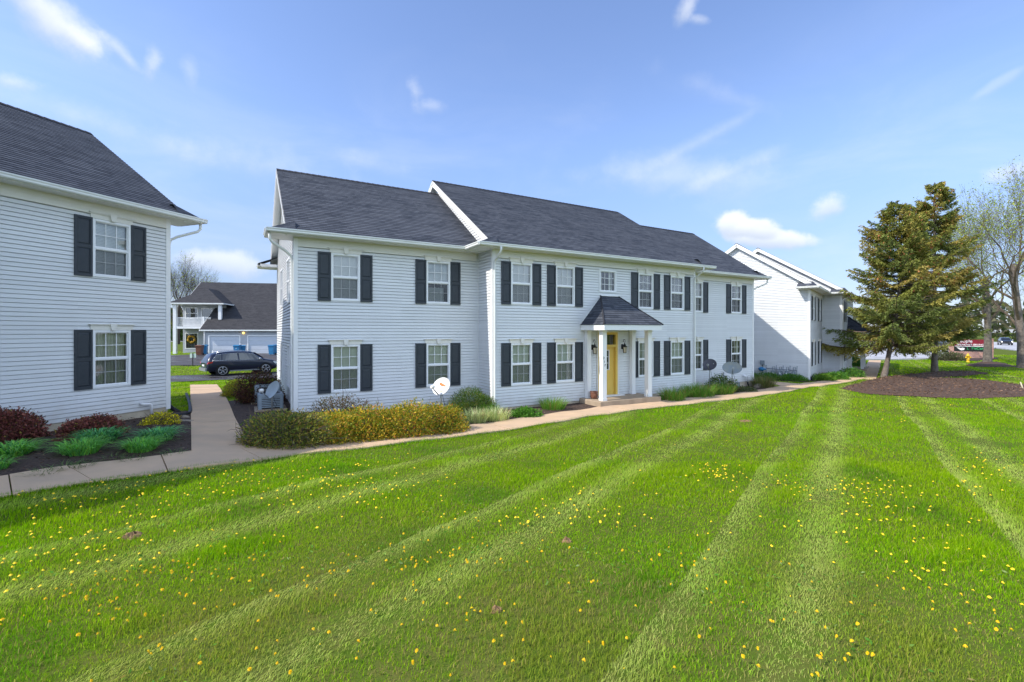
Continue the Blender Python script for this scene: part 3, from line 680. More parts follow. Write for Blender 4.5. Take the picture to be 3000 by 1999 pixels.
ZS, ZE = 5.85, 5.985                       # soffit, top of gutter line
PC, PWG = .643, .683
def gutter_profile():
    return [(0, 0), (0, .125), (-.012, .125), (-.012, .012), (-.078, .012), (-.098, .035), (-.098, .075), (-.118, .100), (-.118, .125), (-.132, .125), (-.132, .095), (-.112, .070), (-.112, .028), (-.086, 0)]
def apartment(name, label, O, T, wins, parts, gable_l=(), downs=(), porch=True, number=True, cy=0.0):
    b = thing(name, label, 'apartment house', O, T)
    wc, ww, d, D = WC, WW, WD, DR; yb = 2 * D
    wt = MB(); tr = MB(); ft = MB(); fd = MB(); so = MB(); rf = MB(); rakes = {}; caps = []; gutters = []
    row, tl = .1085, .015
    def holes(x0, x1, plane):
        h = []
        for (x, lev, kind, sm) in wins:
            if x0 < x < x1:
                z = (ZU, ZL)[lev] if not sm else ZU + WIN_H - WIN_W
                h.append((x - WIN_W / 2 + .004, x + WIN_W / 2 - .004, z + .004, z + (WIN_W if sm else WIN_H) - .004))
        return h
    secs = []
    if 'L' in parts: secs.append((-ww, 0, d))
    if 'C' in parts: secs.append((0, wc, cy))
    if 'R' in parts: secs.append((wc, wc + ww, d))
    for x0, x1, y in secs:
        hs_ = holes(x0, x1, y)
        if y == 0 and porch: hs_.append((wc / 2 - .60, wc / 2 + .56, 0, 2.86))
        wt.lap((0, y, 0), (1, 0, 0), (0, 0, 1), (0, -1, 0), [(x0, 0), (x1, 0), (x1, ZS), (x0, ZS)], row, tl, hs_, 0, .013)
        wt.lap((0, yb - y, 0), (1, 0, 0), (0, 0, 1), (0, 1, 0), [(x0, 0), (x1, 0), (x1, ZS), (x0, ZS)], .22, tl)
        for yy, sg in ((y, -1),):
            tr_x0, tr_x1 = x0, x1
            fz = MB()
            ft.box(x0 + .10, x1 - .10, y - .034, y - .002, 5.585, ZS, 0); ft.box(x0 + .10, x1 - .10, y - .052, y - .003, 5.555, 5.585, 0)
            ft.box(x0 + .10, x1 - .10, y - .040, y - .004, 5.715, 5.724, 0)
        # foundation set back from the siding
        fd.box(x0 + .02, x1 - .02, y + .02, yb - y - .02, -.75, .004)
    # end walls: gables and the returns between centre and wings
    def gable(x, y0, y1, sgn, pitch, ztop, hol=(), step=row):
        ye = y0 - .48
        def zr(y): return min(ZE + pitch * (y - ye), ZE + pitch * (2 * D - ye - y)) - .17
        wt.lap((x, 0, 0), (0, 1, 0), (0, 0, 1), (sgn, 0, 0), [(y0, 0), (y1, 0), (y1, zr(y1)), (D, zr(D)), (y0, zr(y0))], step, tl, hol, 0, .026 if x < 0 else .013)
    if 'L' in parts: gable(-ww, d, yb - d, -1, PWG, 0, [(y - WIN_W / 2 + .004, y + WIN_W / 2 - .004, z + .004, z + WIN_H - .004) for y, z in gable_l])
    if 'R' in parts: gable(wc + ww, d, yb - d, 1, PWG, 0)
    if 'C' in parts: gable(0, cy, yb - cy, -1, PC, 0); gable(wc, cy, yb - cy, 1, PC, 0)
    # corner boards
    def corner(x, y, sx, z1=ZS):
        cb = MB(); w = .105
        x0, x1 = sorted((x + sx * .028, x - sx * w)); cb.box(x0, x1, y - .030, y + .0, -.06, z1)
        x0, x1 = sorted((x + sx * .028, x)); cb.box(x0, x1, y, y + w, -.06, z1)
        cb.build('corner_board', 'white', b)
    if 'L' in parts: corner(-ww, d, -1)
    if 'C' in parts: corner(0, cy, -1); corner(wc, cy, 1)
    if 'R' in parts: corner(wc + ww, d, 1)
    if 'L' in parts and 'C' in parts: (tr.box(-.035, -.014, d - .040, d - .014, 0, ZS), tr.build('corner_trim', 'white', b)); tr = MB()
    if 'R' in parts and 'C' in parts: (tr.box(wc + .014, wc + .035, d - .040, d - .014, 0, ZS), tr.build('corner_trim', 'white', b))
    ft.build('frieze_board', 'cream', b)
    
    # roofs
    ov = .27
    def slope(x0, x1, y0, pitch, lx, rx):
        """two pitches from eave y0-.48 to the ridge, slab with white soffit and rake boards at free ends"""
        ye = y0 - .48; zr = ZE + pitch * (D - ye); L = math.hypot(D - ye, zr - ZE); vv = Vector((0, D - ye, zr - ZE)) / L; nn = Vector((0, -vv.z, vv.y))
        a, c = x0 - (ov if lx else 0), x1 + (ov if rx else 0)
        for sg in (1, -1):
            V_ = Vector((0, vv.y * sg, vv.z)); N_ = Vector((0, nn.y * sg, nn.z)); yo = ye if sg == 1 else 2 * D - ye
            if sg == 1: rf.lap((0, yo, ZE), (1, 0, 0), V_, N_, [(a, -.03), (c, -.03), (c, L), (a, L)], .145, .012)
            else: rf.face([(a, yo, ZE), (c, yo, ZE), (c, D, zr), (a, D, zr)], 0, [(0, 0), (c - a, 0), (c - a, L), (0, L)])
            # underside of slab and rake boards
            def Q(x, v, o): return Vector((x, yo, ZE)) + V_ * v + N_ * o
            so.face([Q(a, 0, -.15), Q(c, 0, -.15), Q(c, L, -.15), Q(a, L, -.15)])
            for free, x, s1 in ((lx, a, -1), (rx, c, 1)):
                if not free: continue
                ra = rakes.setdefault((x, s1), MB()); xa, xb = sorted((x, x - s1 * .03)); v0 = .02
                P = [(Q(xa, v0, -.008), Q(xb, v0, -.008), Q(xb, L, -.008), Q(xa, L, -.008)), (Q(xa, v0, -.23), Q(xb, v0, -.23), Q(xb, L, -.23), Q(xa, L, -.23))]
                ra.face(P[0]); ra.face(P[1]); ra.face([P[0][0], P[0][3], P[1][3], P[1][0]]); ra.face([P[0][1], P[0][2], P[1][2], P[1][1]]); ra.face([P[0][0], P[0][1], P[1][1], P[1][0]])
                # thin crown along the rake, and shingle edge
                xa, xb = sorted((x + s1 * .018, x)); P = [[Q(xx, v, o) for xx in (xa, xb) for v in (v0, L)] for o in (-.012, -.085)]
                ra.face([P[0][0], P[0][1], P[1][1], P[1][0]]); ra.face([P[0][2], P[0][3], P[1][3], P[1][2]]); ra.face([P[1][0], P[1][1], P[1][3], P[1][2]])
        # ridge cap pieces
        rd = MB(); caps.append(rd); x = a
        while x < c - .1:
            x2 = min(x + .22, c)
            for sg in (1, -1):
                V_ = Vector((0, vv.y * sg, vv.z)); N_ = Vector((0, nn.y * sg, nn.z)); yo = ye if sg == 1 else 2 * D - ye
                P = [Vector((xx, yo, ZE)) + V_ * v + N_ * o for xx, o in ((x, .030), (x2, .018)) for v in (L - .15, L + .006)]
                rd.face([P[0], P[2], P[3], P[1]]); Pb = [Vector((xx, yo, ZE)) + V_ * (L - .15) + N_ * o for xx, o in ((x, 0), (x2, 0))]; rd.face([Pb[0], Pb[1], P[2], P[0]])
            x = x2
    if 'L' in parts: slope(-ww, 0.0, d, PWG, True, False)
    if 'R' in parts: slope(wc, wc + ww, d, PWG, False, True)
    if 'C' in parts: slope(0, wc, cy, PC, True, True)
    # eaves: boxed soffit, fascia, gutter; returns at the free corners with a little shingled top
    RT = .72
    def eave(x0, x1, y, lret, rret):
        xa, xb = x0 - (RT if lret else 0), x1 + (RT if rret else 0); ye = y - .48
        so.face([(xa, ye, ZS), (xb, ye, ZS), (xb, y + .02, ZS), (xa, y + .02, ZS)])
        gu = MB(); gutters.append(gu)
        so.box(xa, xb, ye - .005, ye + .02, ZS - .015, ZE - .01)
        gp = gutter_profile()
        gu.prism(gp, lambda a_, c_, t: (t, ye - .006 + a_, ZE - .13 + c_), xa - (.1 if lret else 0), xb + (.1 if rret else 0))
        for ret, xw, sx in ((lret, x0, -1), (rret, x1, 1)):
            if not ret: continue
            xe = xw + sx * RT; y2 = y + .62
            lo_, hi_ = sorted((xe, xw))
            so.face([(lo_, y, ZS), (hi_, y, ZS), (hi_, y2, ZS), (lo_, y2, ZS)])
            lo2, hi2 = sorted((xe, xe - sx * .02)); so.box(lo2, hi2, ye + .02, y2, ZS - .015, ZE - .01)
            so.box(min(xe, xw), max(xe, xw), y2, y2 + .02, ZS - .015, ZE - .01)
            gu.prism(gp, lambda a_, c_, t: (xe + sx * (.006 - a_), t, ZE - .13 + c_), ye - .05, y2 + .03)
            # pent cap
            zt = ZE + .34
            A, B, C_, E_ = (xe + sx * .02, ye, ZE), (xe + sx * .02, y2 + .02, ZE), (xw, y2 + .02, zt), (xw, ye + .30, zt)
            rf.face([A, B, C_, E_] if sx > 0 else [A, E_, C_, B], 0, [(0, 0), (1.1, 0), (1.1, .8), (.3, .8)])
            G_ = (xw, ye, ZE); rf.face([A, E_, G_] if sx > 0 else [A, G_, E_], 0, [(0, 0), (.8, .8), (.8, 0)])
            so.face([B, C_, (xw, y2 + .02, ZE)])
    if 'L' in parts: eave(-ww, 0, d, True, False)
    if 'C' in parts: eave(0, wc, cy, True, True)
    if 'R' in parts: eave(wc, wc + ww, d, False, True)
    if 'L' in parts:                      # return at the far corner of the left gable
        so.box(-ww - RT, -ww - .001, yb - d - .62, yb - d + .48, ZS - .01, ZE - .02)
        for_ = [(-ww - RT - .1, yb - d - .66, ZE), (-ww - RT - .1, yb - d + .5, ZE), (-ww, yb - d + .2, ZE + .34), (-ww, yb - d - .66, ZE + .34)]
        rf.face(for_, 0, [(0, 0), (1, 0), (1, .8), (0, .8)])
        gu = MB(); gutters.append(gu); gu.prism(gutter_profile(), lambda a_, c_, t: (-ww - RT + a_, t, ZE - .13 + c_), yb - d - .68, yb - d + .52)
    wt.build('wall', 'siding', b); fd.build('foundation', 'concrete_base', b)
    r_ = rf.build('roof', 'roof', b); so.build('soffit', 'white', b)
    for m in caps: m.build('ridge_cap', 'ridge', r_)
    for m in rakes.values(): m.build('rake_board', 'white', b)
    for m in gutters: m.build('gutter', 'gutter', b)
    for (x, lev, kind, sm) in wins:
        y = 0 if 0 < x < wc else d
        if sm: window(b, x, y, ZU + WIN_H - WIN_W, kind, shut=False, head=False, small=True)
        else: window(b, x, y, (ZU, ZL)[lev], kind)
    for y, z in gable_l: window(b, -ww, y, z, 'shade', R(-90), False, False)
    for kind, x, y, sx in downs:
        m = MB()
        if kind == 'front':                # elbow back from the gutter to the wall, then down
            ye = y - .48; P = [(x, ye - .08, ZE - .12), (x, ye - .08, ZS - .10), (x, ye - .02, ZS - .18), (x, y - .16, ZS - .38), (x, y - .075, ZS - .46), (x, y - .07, ZS - .6), (x, y - .07, .12), (x, y - .10, .02)]
        else:                              # from the return's end, swan neck to the side wall
            P = [(x + sx * RT, y - .40, ZE - .12), (x + sx * RT, y - .40, ZS - .18), (x + sx * (RT - .06), y - .36, ZS - .27), (x + sx * .22, y - .05, ZS - .50), (x + sx * .08, y + .06, ZS - .62), (x + sx * .065, y + .10, ZS - .8), (x + sx * .065, y + .10, .12), (x + sx * .08, y + .08, .0)]
        m.tube(P, .042, 8); m.build('downspout', 'gutter', b)
    if porch: make_porch(b, number)
    return b

def make_porch(b, number):
    cx = 5.60; x0, x1 = 4.02, 7.20; yf = -1.50; zt, zb = 3.10, 2.885
    pr = MB(); xa, xb, zr_ = 5.12, 6.10, 4.32
    apexL, apexR = Vector((xa, -.014, zr_)), Vector((xb, -.014, zr_))
    # three shingled faces, courses laid parallel to each eave
    def face3(P0, P1, top):
        U = (P1 - P0).normalized(); m_ = (P1 - P0).length; t0 = top[0] - P0; V_ = (t0 - U * t0.dot(U)); L = V_.length; V_.normalize(); N_ = U.cross(V_)
        poly = [(-.02, 0), (m_ + .02, 0)] + [((t - P0).dot(U), (t - P0).dot(V_)) for t in reversed(top)]
        pr.lap(P0, U, V_, N_, poly, .145, .012)
    A, B, C_, E_ = Vector((x0, -.014, zt)), Vector((x0, yf, zt)), Vector((x1, yf, zt)), Vector((x1, -.014, zt))
    fx = .44; ym = yf * .0
    tl_, tr_ = Vector((xa, -.014, zr_)), Vector((xb, -.014, zr_))
    face3(A, B, [tl_]); face3(B, C_, [tl_, tr_]); face3(C_, E_, [tr_])
    r_ = pr.build('porch_roof', 'roof', b)
    h = MB()
    for p, q in ((B, tl_), (C_, tr_)): h.tube([p + Vector((0, 0, .012)), q + Vector((0, 0, .012))], .035, 6)
    h.build('hip_cap', 'ridge', r_)
    fl = MB()                                # flashing where the little roof meets the wall
    for p, q in ((A, tl_), (tl_, tr_), (tr_, E_)): fl.tube([p + Vector((0, -.012, .02)), q + Vector((0, -.012, .02))], .018, 6)
    fl.build('flashing', 'gutter', r_)
    fa = MB(); i = .03
    fa.box(x0 + i, x1 - i, yf + i, yf + i + .03, zb, zt - .004); fa.box(x0 + i, x0 + i + .03, yf + i + .03, -.016, zb, zt - .004); fa.box(x1 - i - .03, x1 - i, yf + i + .03, -.016, zb, zt - .004)
    fa.box(x0 + i + .03, x1 - i - .03, yf + i + .03, -.016, zb + .03, zb + .05)
    fa.build('porch_fascia', 'white', b)
    dk = MB(); zd = .11
    dk.bbox(cx - 1.62, cx + 1.66, -1.33, -.02, -.5, zd, .02); dk.build('porch_floor', 'deck', b)
    st = MB(); st.box(cx - .72, cx + .62, -.30, -.022, zd, zd + .035); st.build('door_sill', 'white', b)
    for k_, (x, y) in enumerate(((cx - 1.235, -1.02), (cx + 1.235, -1.02), (cx - 1.235, -.10), (cx + 1.235, -.10))):
        m = MB(); w = .105 if k_ < 2 else .10; yd = w if k_ < 2 else .085
        m.box(x - w, x + w, y - yd, y + yd, zd, zb); m.box(x - w - .012, x + w + .012, y - yd - .012, min(y + yd + .012, -.018), zd, zd + .10); m.box(x - w - .012, x + w + .012, y - yd - .012, min(y + yd + .012, -.018), zb - .07, zb)
        p = m.build('porch_post', 'white', b)
        if k_ == 0 and number:
            for j, ch in enumerate('217'):
                t = text_mesh(ch, .135, .006); o = link('house_number', t, p, (x - .045 + j * .028, y - yd - .004, 1.75 - j * .145)); o.rotation_euler = (R(90), 0, 0); t.materials.append(MT['black'])
    # door, frame, transom
    dx0, dx1 = 5.50 - .54, 5.50 + .54
    fr = MB()
    for a, c, z0, z1 in ((dx0, dx0 + .11, zd, 2.80), (dx1 - .11, dx1, zd, 2.80), (dx0 + .11, dx1 - .11, 2.70, 2.80), (dx0 + .11, dx1 - .11, 2.16, 2.27)): fr.bbox(a, c, -.04, .16, z0, z1, .008)
    fo = fr.build('door_frame', 'yellow', b)
    tb = MB()
    for a, c, z0, z1 in ((dx0 - .05, dx0, zd, 2.85), (dx1, dx1 + .05, zd, 2.85), (dx0, dx1, 2.80, 2.85)): tb.box(a, c, -.045, .0, z0, z1)
    tb.build('door_trim', 'cream', b)
    tp = MB(); tp.face([(dx0 + .11, .06, 2.27), (dx1 - .11, .06, 2.27), (dx1 - .11, .06, 2.70), (dx0 + .11, .06, 2.70)]); tp.build('transom_pane', 'glass', fo)
    tg = MB(); tg.box(5.49, 5.51, .045, .058, 2.27, 2.70); tg.build('transom_bar', 'white', fo)
    bk = MB(); bk.box(dx0 + .02, dx1 - .02, .30, .32, zd, 2.78); bk.build('dark_hall', 'dark', fo)
    dr = MB(); a, c = dx0 + .115, dx1 - .115; gz0, gz1 = 1.22, 2.02
    for q in ((a, c, zd + .01, gz0 - .03), (a, c, gz1 + .03, 2.155), (a, 5.42, gz0 - .03, gz1 + .03), (5.66, c, gz0 - .03, gz1 + .03)): dr.box(q[0], q[1], .07, .115, q[2], q[3])
    for q in ((a + .10, 5.47, .28, 1.0), (5.53, c - .10, .28, 1.0)): dr.bbox(q[0], q[1], .058, .072, q[2], q[3], .02)
    do = dr.build('door', 'yellow', b)
    gl = MB()
    for q in ((5.42, 5.45, gz0 - .03, gz1 + .03), (5.63, 5.66, gz0 - .03, gz1 + .03), (5.45, 5.63, gz0 - .03, gz0), (5.45, 5.63, gz1, gz1 + .03), (5.45, 5.63, 1.475, 1.495), (5.45, 5.63, 1.745, 1.765)): gl.box(q[0], q[1], .055, .10, q[2], q[3])
    gl.build('light_frame', 'white', do)
    pn = MB(); pn.face([(5.45, .09, gz0), (5.63, .09, gz0), (5.63, .09, gz1), (5.45, .09, gz1)]); pn.build('pane', 'glass', do)
    hd = MB(); hd.lathe([(.028, 0), (.03, .01), (.012, .015), (.012, .03)], 10); hm = hd.mesh('handle', 'black'); o = link('handle', hm, do, (a + .06, .068, 1.07)); o.rotation_euler = (R(90), 0, 0)
    for x in (dx0 - .30, dx1 + .28): lantern(b, x)

def lantern(b, x):
    z = 2.12; m = MB()
    m.bbox(x - .06, x + .06, -.035, -.012, z - .05, z + .17, .02)
    m.tube([(x, -.035, z + .10), (x, -.10, z + .10), (x, -.17, z + .22), (x, -.20, z + .30), (x, -.16, z + .37), (x, -.10, z + .36), (x, -.08, z + .30), (x, -.11, z + .27)], .011, 8)
    m.tube([(x, -.18, z + .25), (x, -.18, z + .16)], .01, 6)
    m.lathe([(.0, .19), (.03, .17), (.05, .11), (.11, .06), (.105, .045), (.07, .04)], 6, (x, -.18, z), smooth=False)
    for i in range(6):
        t = math.pi / 3 * i; m.tube([(x + .088 * math.cos(t), -.18 + .088 * math.sin(t), z + .05), (x + .066 * math.cos(t), -.18 + .066 * math.sin(t), z - .20)], .008, 5)
    m.lathe([(.072, -.215), (.072, -.195), (.02, -.195)], 6, (x, -.18, z), smooth=False)
    o = m.build('wall_lantern', 'black', b)
    g = MB(); g.lathe([(.082, .045), (.061, -.195)], 6, (x, -.18, z), smooth=False, caps=False); g.build('lamp_glass', 'lampglass', o)
    p = MB(); p.bbox(x - .085, x + .085, -.014, -.004, z - .09, z + .22, .01); p.build('mount_plate', 'white', o)

def text_mesh(s_, size, ext=.004, bold=0.0):
    c = bpy.data.curves.new('letters', 'FONT'); c.body = s_; c.size = size; c.extrude = ext; c.offset = bold; c.align_x = 'CENTER'
    o = bpy.data.objects.new('letters', c); COL.objects.link(o); bpy.context.view_layer.update()
    me = bpy.data.meshes.new_from_object(o.evaluated_get(bpy.context.evaluated_depsgraph_get()))
    bpy.data.objects.remove(o); bpy.data.curves.remove(c); me.name = 'letters'; me.materials.clear(); return me

C1, C2, W1, W2 = 1.228, 3.273, 1.651, 4.94
wm = [(-W2, 0, 'blind', 0), (-W1, 0, 'half_blind', 0), (-W2, 1, 'shade', 0), (-W1, 1, 'shade', 0),
      (C1, 0, 'blind', 0), (C2, 0, 'blind', 0), (WC / 2, 0, '', 1), (WC - C2, 0, 'open_blind', 0), (WC - C1, 0, 'open_blind', 0),
      (C1, 1, 'shade', 0), (C2, 1, 'shade', 0), (WC - C2, 1, 'curtain', 0), (WC - C1, 1, 'shade', 0),
      (WC + W1, 0, 'sides', 0), (WC + W2, 0, 'sides', 0), (WC + W1, 1, 'curtain', 0), (WC + W2, 1, 'sides', 0)]
apartment('apartment_building', 'long white two storey building with a yellow front door under a small hipped porch', OM, TM, wm, 'LCR', [(3.3, ZU), (6.6, ZU), (3.3, ZL), (6.6, ZL)],
          [('side', -WW, WD, -1), ('front', .05, 0, 1), ('front', WC - .06, 0, 1), ('side', WC + WW, WD, 1)])
wl3 = [(WC + W2, 0, 'blind', 0), (WC + W2, 1, 'curtain', 0)]
apartment('apartment_building', 'white sided building cropped by the left picture edge, beside dark red shrubs', OL, TL, wl3, 'CR', (), [('side', WC + WW, WD, 1)], porch=False, cy=-.8)  # unseen centre section set forward so its shadow reaches the lawn
wr3 = [(-W2, 0, 'sides', 0), (-W1, 0, 'sides', 0), (-W2, 1, 'sides', 0), (-W1, 1, 'sides', 0), (C1, 0, 'sides', 0), (C2, 0, 'sides', 0), (C1, 1, 'sides', 0), (C2, 1, 'sides', 0), (WC / 2, 0, '', 1)]
apartment('apartment_building', 'white building at the right with a bare sunlit gable wall crossed by a diagonal shadow', OR, TR, wr3, 'LC', (), [('front', .05, 0, 1)], number=False)

# ------------------------------------------------------------------ vegetation builders
def nrm(a): return a / np.maximum(np.linalg.norm(a, axis=1, keepdims=True), 1e-9)
def leaf_quads(P, D, size, aspect, C, rng, fold=.25):
    """one folded four-point leaf per row: at P, pointing along D"""
    n = len(P); D = nrm(D); s_ = nrm(np.cross(D, rng.normal(size=(n, 3)))); up = np.cross(s_, D)
    L = (size if np.ndim(size) else np.full(n, size))[:, None]; w = L * aspect / 2
    a = P; b = P + D * L * .45 + s_ * w + up * w * fold; c = P + D * L; d = P + D * L * .45 - s_ * w + up * w * fold
    V = np.stack([a, b, c, d], 1).reshape(-1, 3); i = np.arange(n)[:, None] * 4
    return V, i + np.array([[0, 1, 2, 3]]), np.repeat(C, 4, 0)
def pick(rng, n, pal, jit=.22):
    pal = np.array(pal, float); w = pal[:, 3] / pal[:, 3].sum(); c = pal[rng.choice(len(pal), n, p=w), :3]
    return c * (1 + jit * rng.normal(size=(n, 1))).clip(.45, 1.7)
def lumps(rng, k=7): return nrm(rng.normal(size=(k, 3))), rng.uniform(-.30, .26, k)
def shrub(name, label, x, y, rx, ry, h, pal, n, size, aspect=.5, group=None, seed=1, stems=14, twiggy=0, flat=0.0, rot=0.0, twig_mat='twig', box=False, cat='shrub', up=.35, fill=.45):
    rng = np.random.default_rng(seed); z = g1(x, y) + .02
    t = thing(name, label, cat, (x, y, z), rot, group)
    d = nrm(rng.normal(size=(n, 3))); d[:, 2] = np.abs(d[:, 2])
    lc, la = lumps(rng, 16); r = np.ones(n)
    for c, a in zip(lc, la): r += a * np.exp(-((d - c) ** 2).sum(1) / .12)
    rad = r * (fill + (1 - fill) * rng.random(n) ** .45) * (1 + .06 * rng.normal(size=n))
    dd = d.copy()
    if flat or box: k_ = 2.6; dd = d / (np.abs(d) ** k_).sum(1, keepdims=True) ** (1 / k_)
    P = dd * rad[:, None] * np.array([rx, ry, h * .93]); P[:, 2] += .05 * h
    low = rng.random(n) < .25; P[low, 2] *= .4
    D = d * np.array([1, 1, .5]) + rng.normal(size=(n, 3)) * .8 + np.array([0, 0, up])
    V, Fq, C = leaf_quads(P, D, size * rng.uniform(.6, 1.35, n), aspect, pick(rng, n, pal), rng)
    link('foliage', npmesh('foliage', V, [Fq], 'leaf', C), t)
    if stems or twiggy:
        m = MB()
        for i in range(stems + twiggy):
            j = rng.integers(n); q = P[j] * (rng.uniform(.75, .98) if i < stems else rng.uniform(1.0, 1.18)); b0 = np.array([q[0] * .22, q[1] * .22, 0]) + rng.normal(size=3) * [.04, .04, 0]
            mid = (b0 + q) / 2 + rng.normal(size=3) * .04; mid[2] += .04
            m.tube([b0, mid, q], [.011, .008, .003], 4, caps=False)
            if i >= stems:
                for _ in range(2):
                    e = q + (q - mid) * .15 + rng.normal(size=3) * .09; m.tube([mid * .4 + q * .6, (q + e) / 2, e], [.005, .004, .002], 3, caps=False)
        m.build('stems', twig_mat, t)
    return t
def blades_clump(name, label, x, y, r, h, pal, n, w, arch=.6, group=None, seed=1, cat='plant', erect=.3, spread=1.0):
    rng = np.random.default_rng(seed); z = g1(x, y) + .02
    a = rng.uniform(0, 2 * math.pi, n); rr = r * .45 * np.sqrt(rng.random(n)); bx, by = rr * np.cos(a), rr * np.sin(a)
    a2 = a + rng.normal(size=n) * .7; L = h * rng.uniform(.65, 1.5, n); out = (spread * (erect + rr / (r * .45) * .7) * rng.uniform(.5, 1.2, n))
    K = 5; V = np.zeros((n, K + 1, 2, 3)); dirx, diry = np.cos(a2), np.sin(a2); sx, sy = -diry, dirx
    for k_ in range(K + 1):
        s_ = k_ / K; hor = L * out * (s_ * .55 + arch * .75 * s_ ** 2); ver = L * (s_ * 1.0 - arch * .62 * s_ ** 2.4) * (1 - .25 * out)
        ww_ = w * (1 - s_ ** 1.6) * (.75 + .5 * s_) + .0008
        for e, sg in ((0, -1), (1, 1)):
            V[:, k_, e, 0] = bx + dirx * hor + sg * sx * ww_ / 2; V[:, k_, e, 1] = by + diry * hor + sg * sy * ww_ / 2; V[:, k_, e, 2] = np.maximum(ver, .01)
    i = np.arange(n)[:, None] * (2 * (K + 1)); Fq = np.concatenate([i + np.array([[2 * k_, 2 * k_ + 1, 2 * k_ + 3, 2 * k_ + 2]]) for k_ in range(K)])
    C = np.repeat(pick(rng, n, pal), 2 * (K + 1), 0)
    return tag(link(name, npmesh(name, V.reshape(-1, 3), [Fq], 'leaf', C), None, (x, y, z)), label, cat, group)

BARB = [(.24, .075, .07, 5), (.165, .055, .053, 4), (.33, .12, .09, 2), (.075, .05, .025, 2), (.34, .25, .05, .35)]
LILY = [(.12, .38, .15, 4), (.16, .46, .17, 3), (.22, .50, .10, 1.5), (.07, .24, .10, 2)]
GOLD = [(.46, .35, .03, 3), (.64, .43, .05, 2.5), (.22, .27, .022, 4), (.52, .22, .045, 2.2), (.12, .18, .02, 3.5)]
OLIV = [(.20, .23, .04, 4), (.34, .27, .05, 3), (.10, .16, .03, 3), (.33, .22, .08, 1.2)]
MUGO = [(.085, .17, .03, 4), (.17, .22, .04, 2), (.05, .11, .022, 3), (.24, .20, .05, 1)]
JUNI = [(.07, .19, .03, 4), (.10, .25, .03, 3), (.17, .30, .03, 1)]
GRAS = [(.11, .27, .035, 4), (.16, .34, .04, 3), (.27, .33, .08, 1.5), (.38, .27, .11, 1)]
VARI = [(.50, .55, .28, 4), (.30, .42, .14, 3), (.62, .60, .36, 2), (.38, .28, .14, 1)]
YELL = [(.75, .62, .03, 5), (.55, .50, .03, 2), (.25, .26, .03, 2)]
def at(px, py): p = pg(px, py); return p.x, p.y
gB = 'dark red barberry shrubs by the left building'
x, y = at(8, 1303); shrub('barberry_shrub', 'clipped dark red barberry with yellowish tips, cropped by the left picture edge', x, y, .66, .58, .74, BARB, 15000, .052, .6, gB, 21, 10, 4, box=True)
x, y = at(272, 1288); shrub('barberry_shrub', 'low dark red barberry mound behind the day lilies, wholly in view', x, y, .64, .50, .52, BARB, 12000, .050, .6, gB, 22, 10, 8)
x, y = at(468, 1250); shrub('yellow_shrub', 'small twiggy shrub with bright yellow new leaves at the corner of the left building', x, y, .48, .38, .36, YELL, 1500, .05, .6, None, 23, 40, 60)
gL = 'day lily clumps in the corner mulch bed'
for i, (px, py, r, h, lab, n) in enumerate(((40, 1345, .50, .50, 'bright green day lily clump in front of the cropped barberry', 420), (-25, 1385, .45, .36, 'day lily clump cut by the left picture edge, nearest the path', 200),
        (237, 1338, .55, .52, 'fine leaved day lily clump, front middle of the bed', 620), (290, 1303, .60, .52, 'bluish day lily clump directly in front of the barberry mound', 520),
        (415, 1328, .48, .48, 'fine leaved day lily clump, front right of the bed', 520), (460, 1298, .55, .50, 'bluish day lily clump nearest the walk between the buildings', 480))):
    x, y = at(px, py); blades_clump('day_lily', lab, x, y, r, h, LILY if i in (3, 5) else [(.17, .46, .10, 4), (.22, .54, .09, 3), (.28, .54, .08, 1.5), (.09, .28, .08, 1.5)], n, .030 if i in (3, 5, 0) else .019, 1.0, gL, 30 + i, 'day lily', .34, .52)
for i, (px, py) in enumerate(((150, 1318), (190, 1375), (130, 1395), (232, 1372), (330, 1350), (345, 1322), (508, 1335), (385, 1352))):
    x, y = at(px, py); blades_clump('weed', 'small grassy weed sprouting in the corner mulch bed', x, y, .42, .15, [(.09, .16, .05, 3), (.14, .19, .07, 2)], 70, .010, .5, 'grassy weeds in the corner mulch bed', 40 + i, 'weed', .6, 1.3)
# beside the walk between the buildings
x, y = at(770, 1178); shrub('barberry_shrub', 'rounded maroon barberry behind the air conditioners, between the two buildings', x - .05, y, .80, .70, .98, [(.11, .035, .03, 4), (.08, .03, .026, 4), (.06, .055, .02, 3), (.28, .20, .05, .5)], 11000, .055, .6, gB, 24, 10, 4, box=True)
x, y = at(690, 1163); shrub('yellow_shrub', 'yellow green shrub left of the maroon barberry, beside the walk', x, y, .52, .45, .68, [(.52, .48, .05, 4), (.34, .24, .08, 3), (.22, .26, .03, 2)], 3800, .055, .55, None, 25, 40, 50)
gS = 'spirea shrubs along the left wing'
x, y = at(792, 1308); shrub('spirea_shrub', 'olive spirea with many bare grey twigs at the corner by the walk', x + .22, y + .12, .90, .66, .80, OLIV, 8000, .066, .38, gS, 26, 80, 260, box=True)
for i, (px, py, rx, h, lab) in enumerate(((955, 1298, .86, .66, 'golden spirea next to the twiggy olive one'), (1070, 1289, .90, .76, 'golden spirea under the shuttered window nearest the corner'), (1185, 1279, .90, .80, 'golden spirea in the middle of the wing'), (1300, 1268, .78, .80, 'golden spirea in front of the rusty white dish'))):
    x, y = at(px, py); v = Vector((x, y)) + Vector((VM.x, VM.y)) * .20
    shrub('spirea_shrub', lab, v.x, v.y, rx, .74, h, GOLD, 9000, .066, .40, gS, 50 + i, 40, 40, rot=TM, box=True)
x, y = loc_m(-5.6, -.15); shrub('spirea_shrub', 'brownish spirea behind the golden ones, at the wall below the corner window', x + .3, y, 1.0, .36, .80, [(.20, .11, .05, 3), (.15, .13, .035, 3), (.10, .09, .03, 2)], 4200, .05, .45, gS, 56, 40, 50, rot=TM)
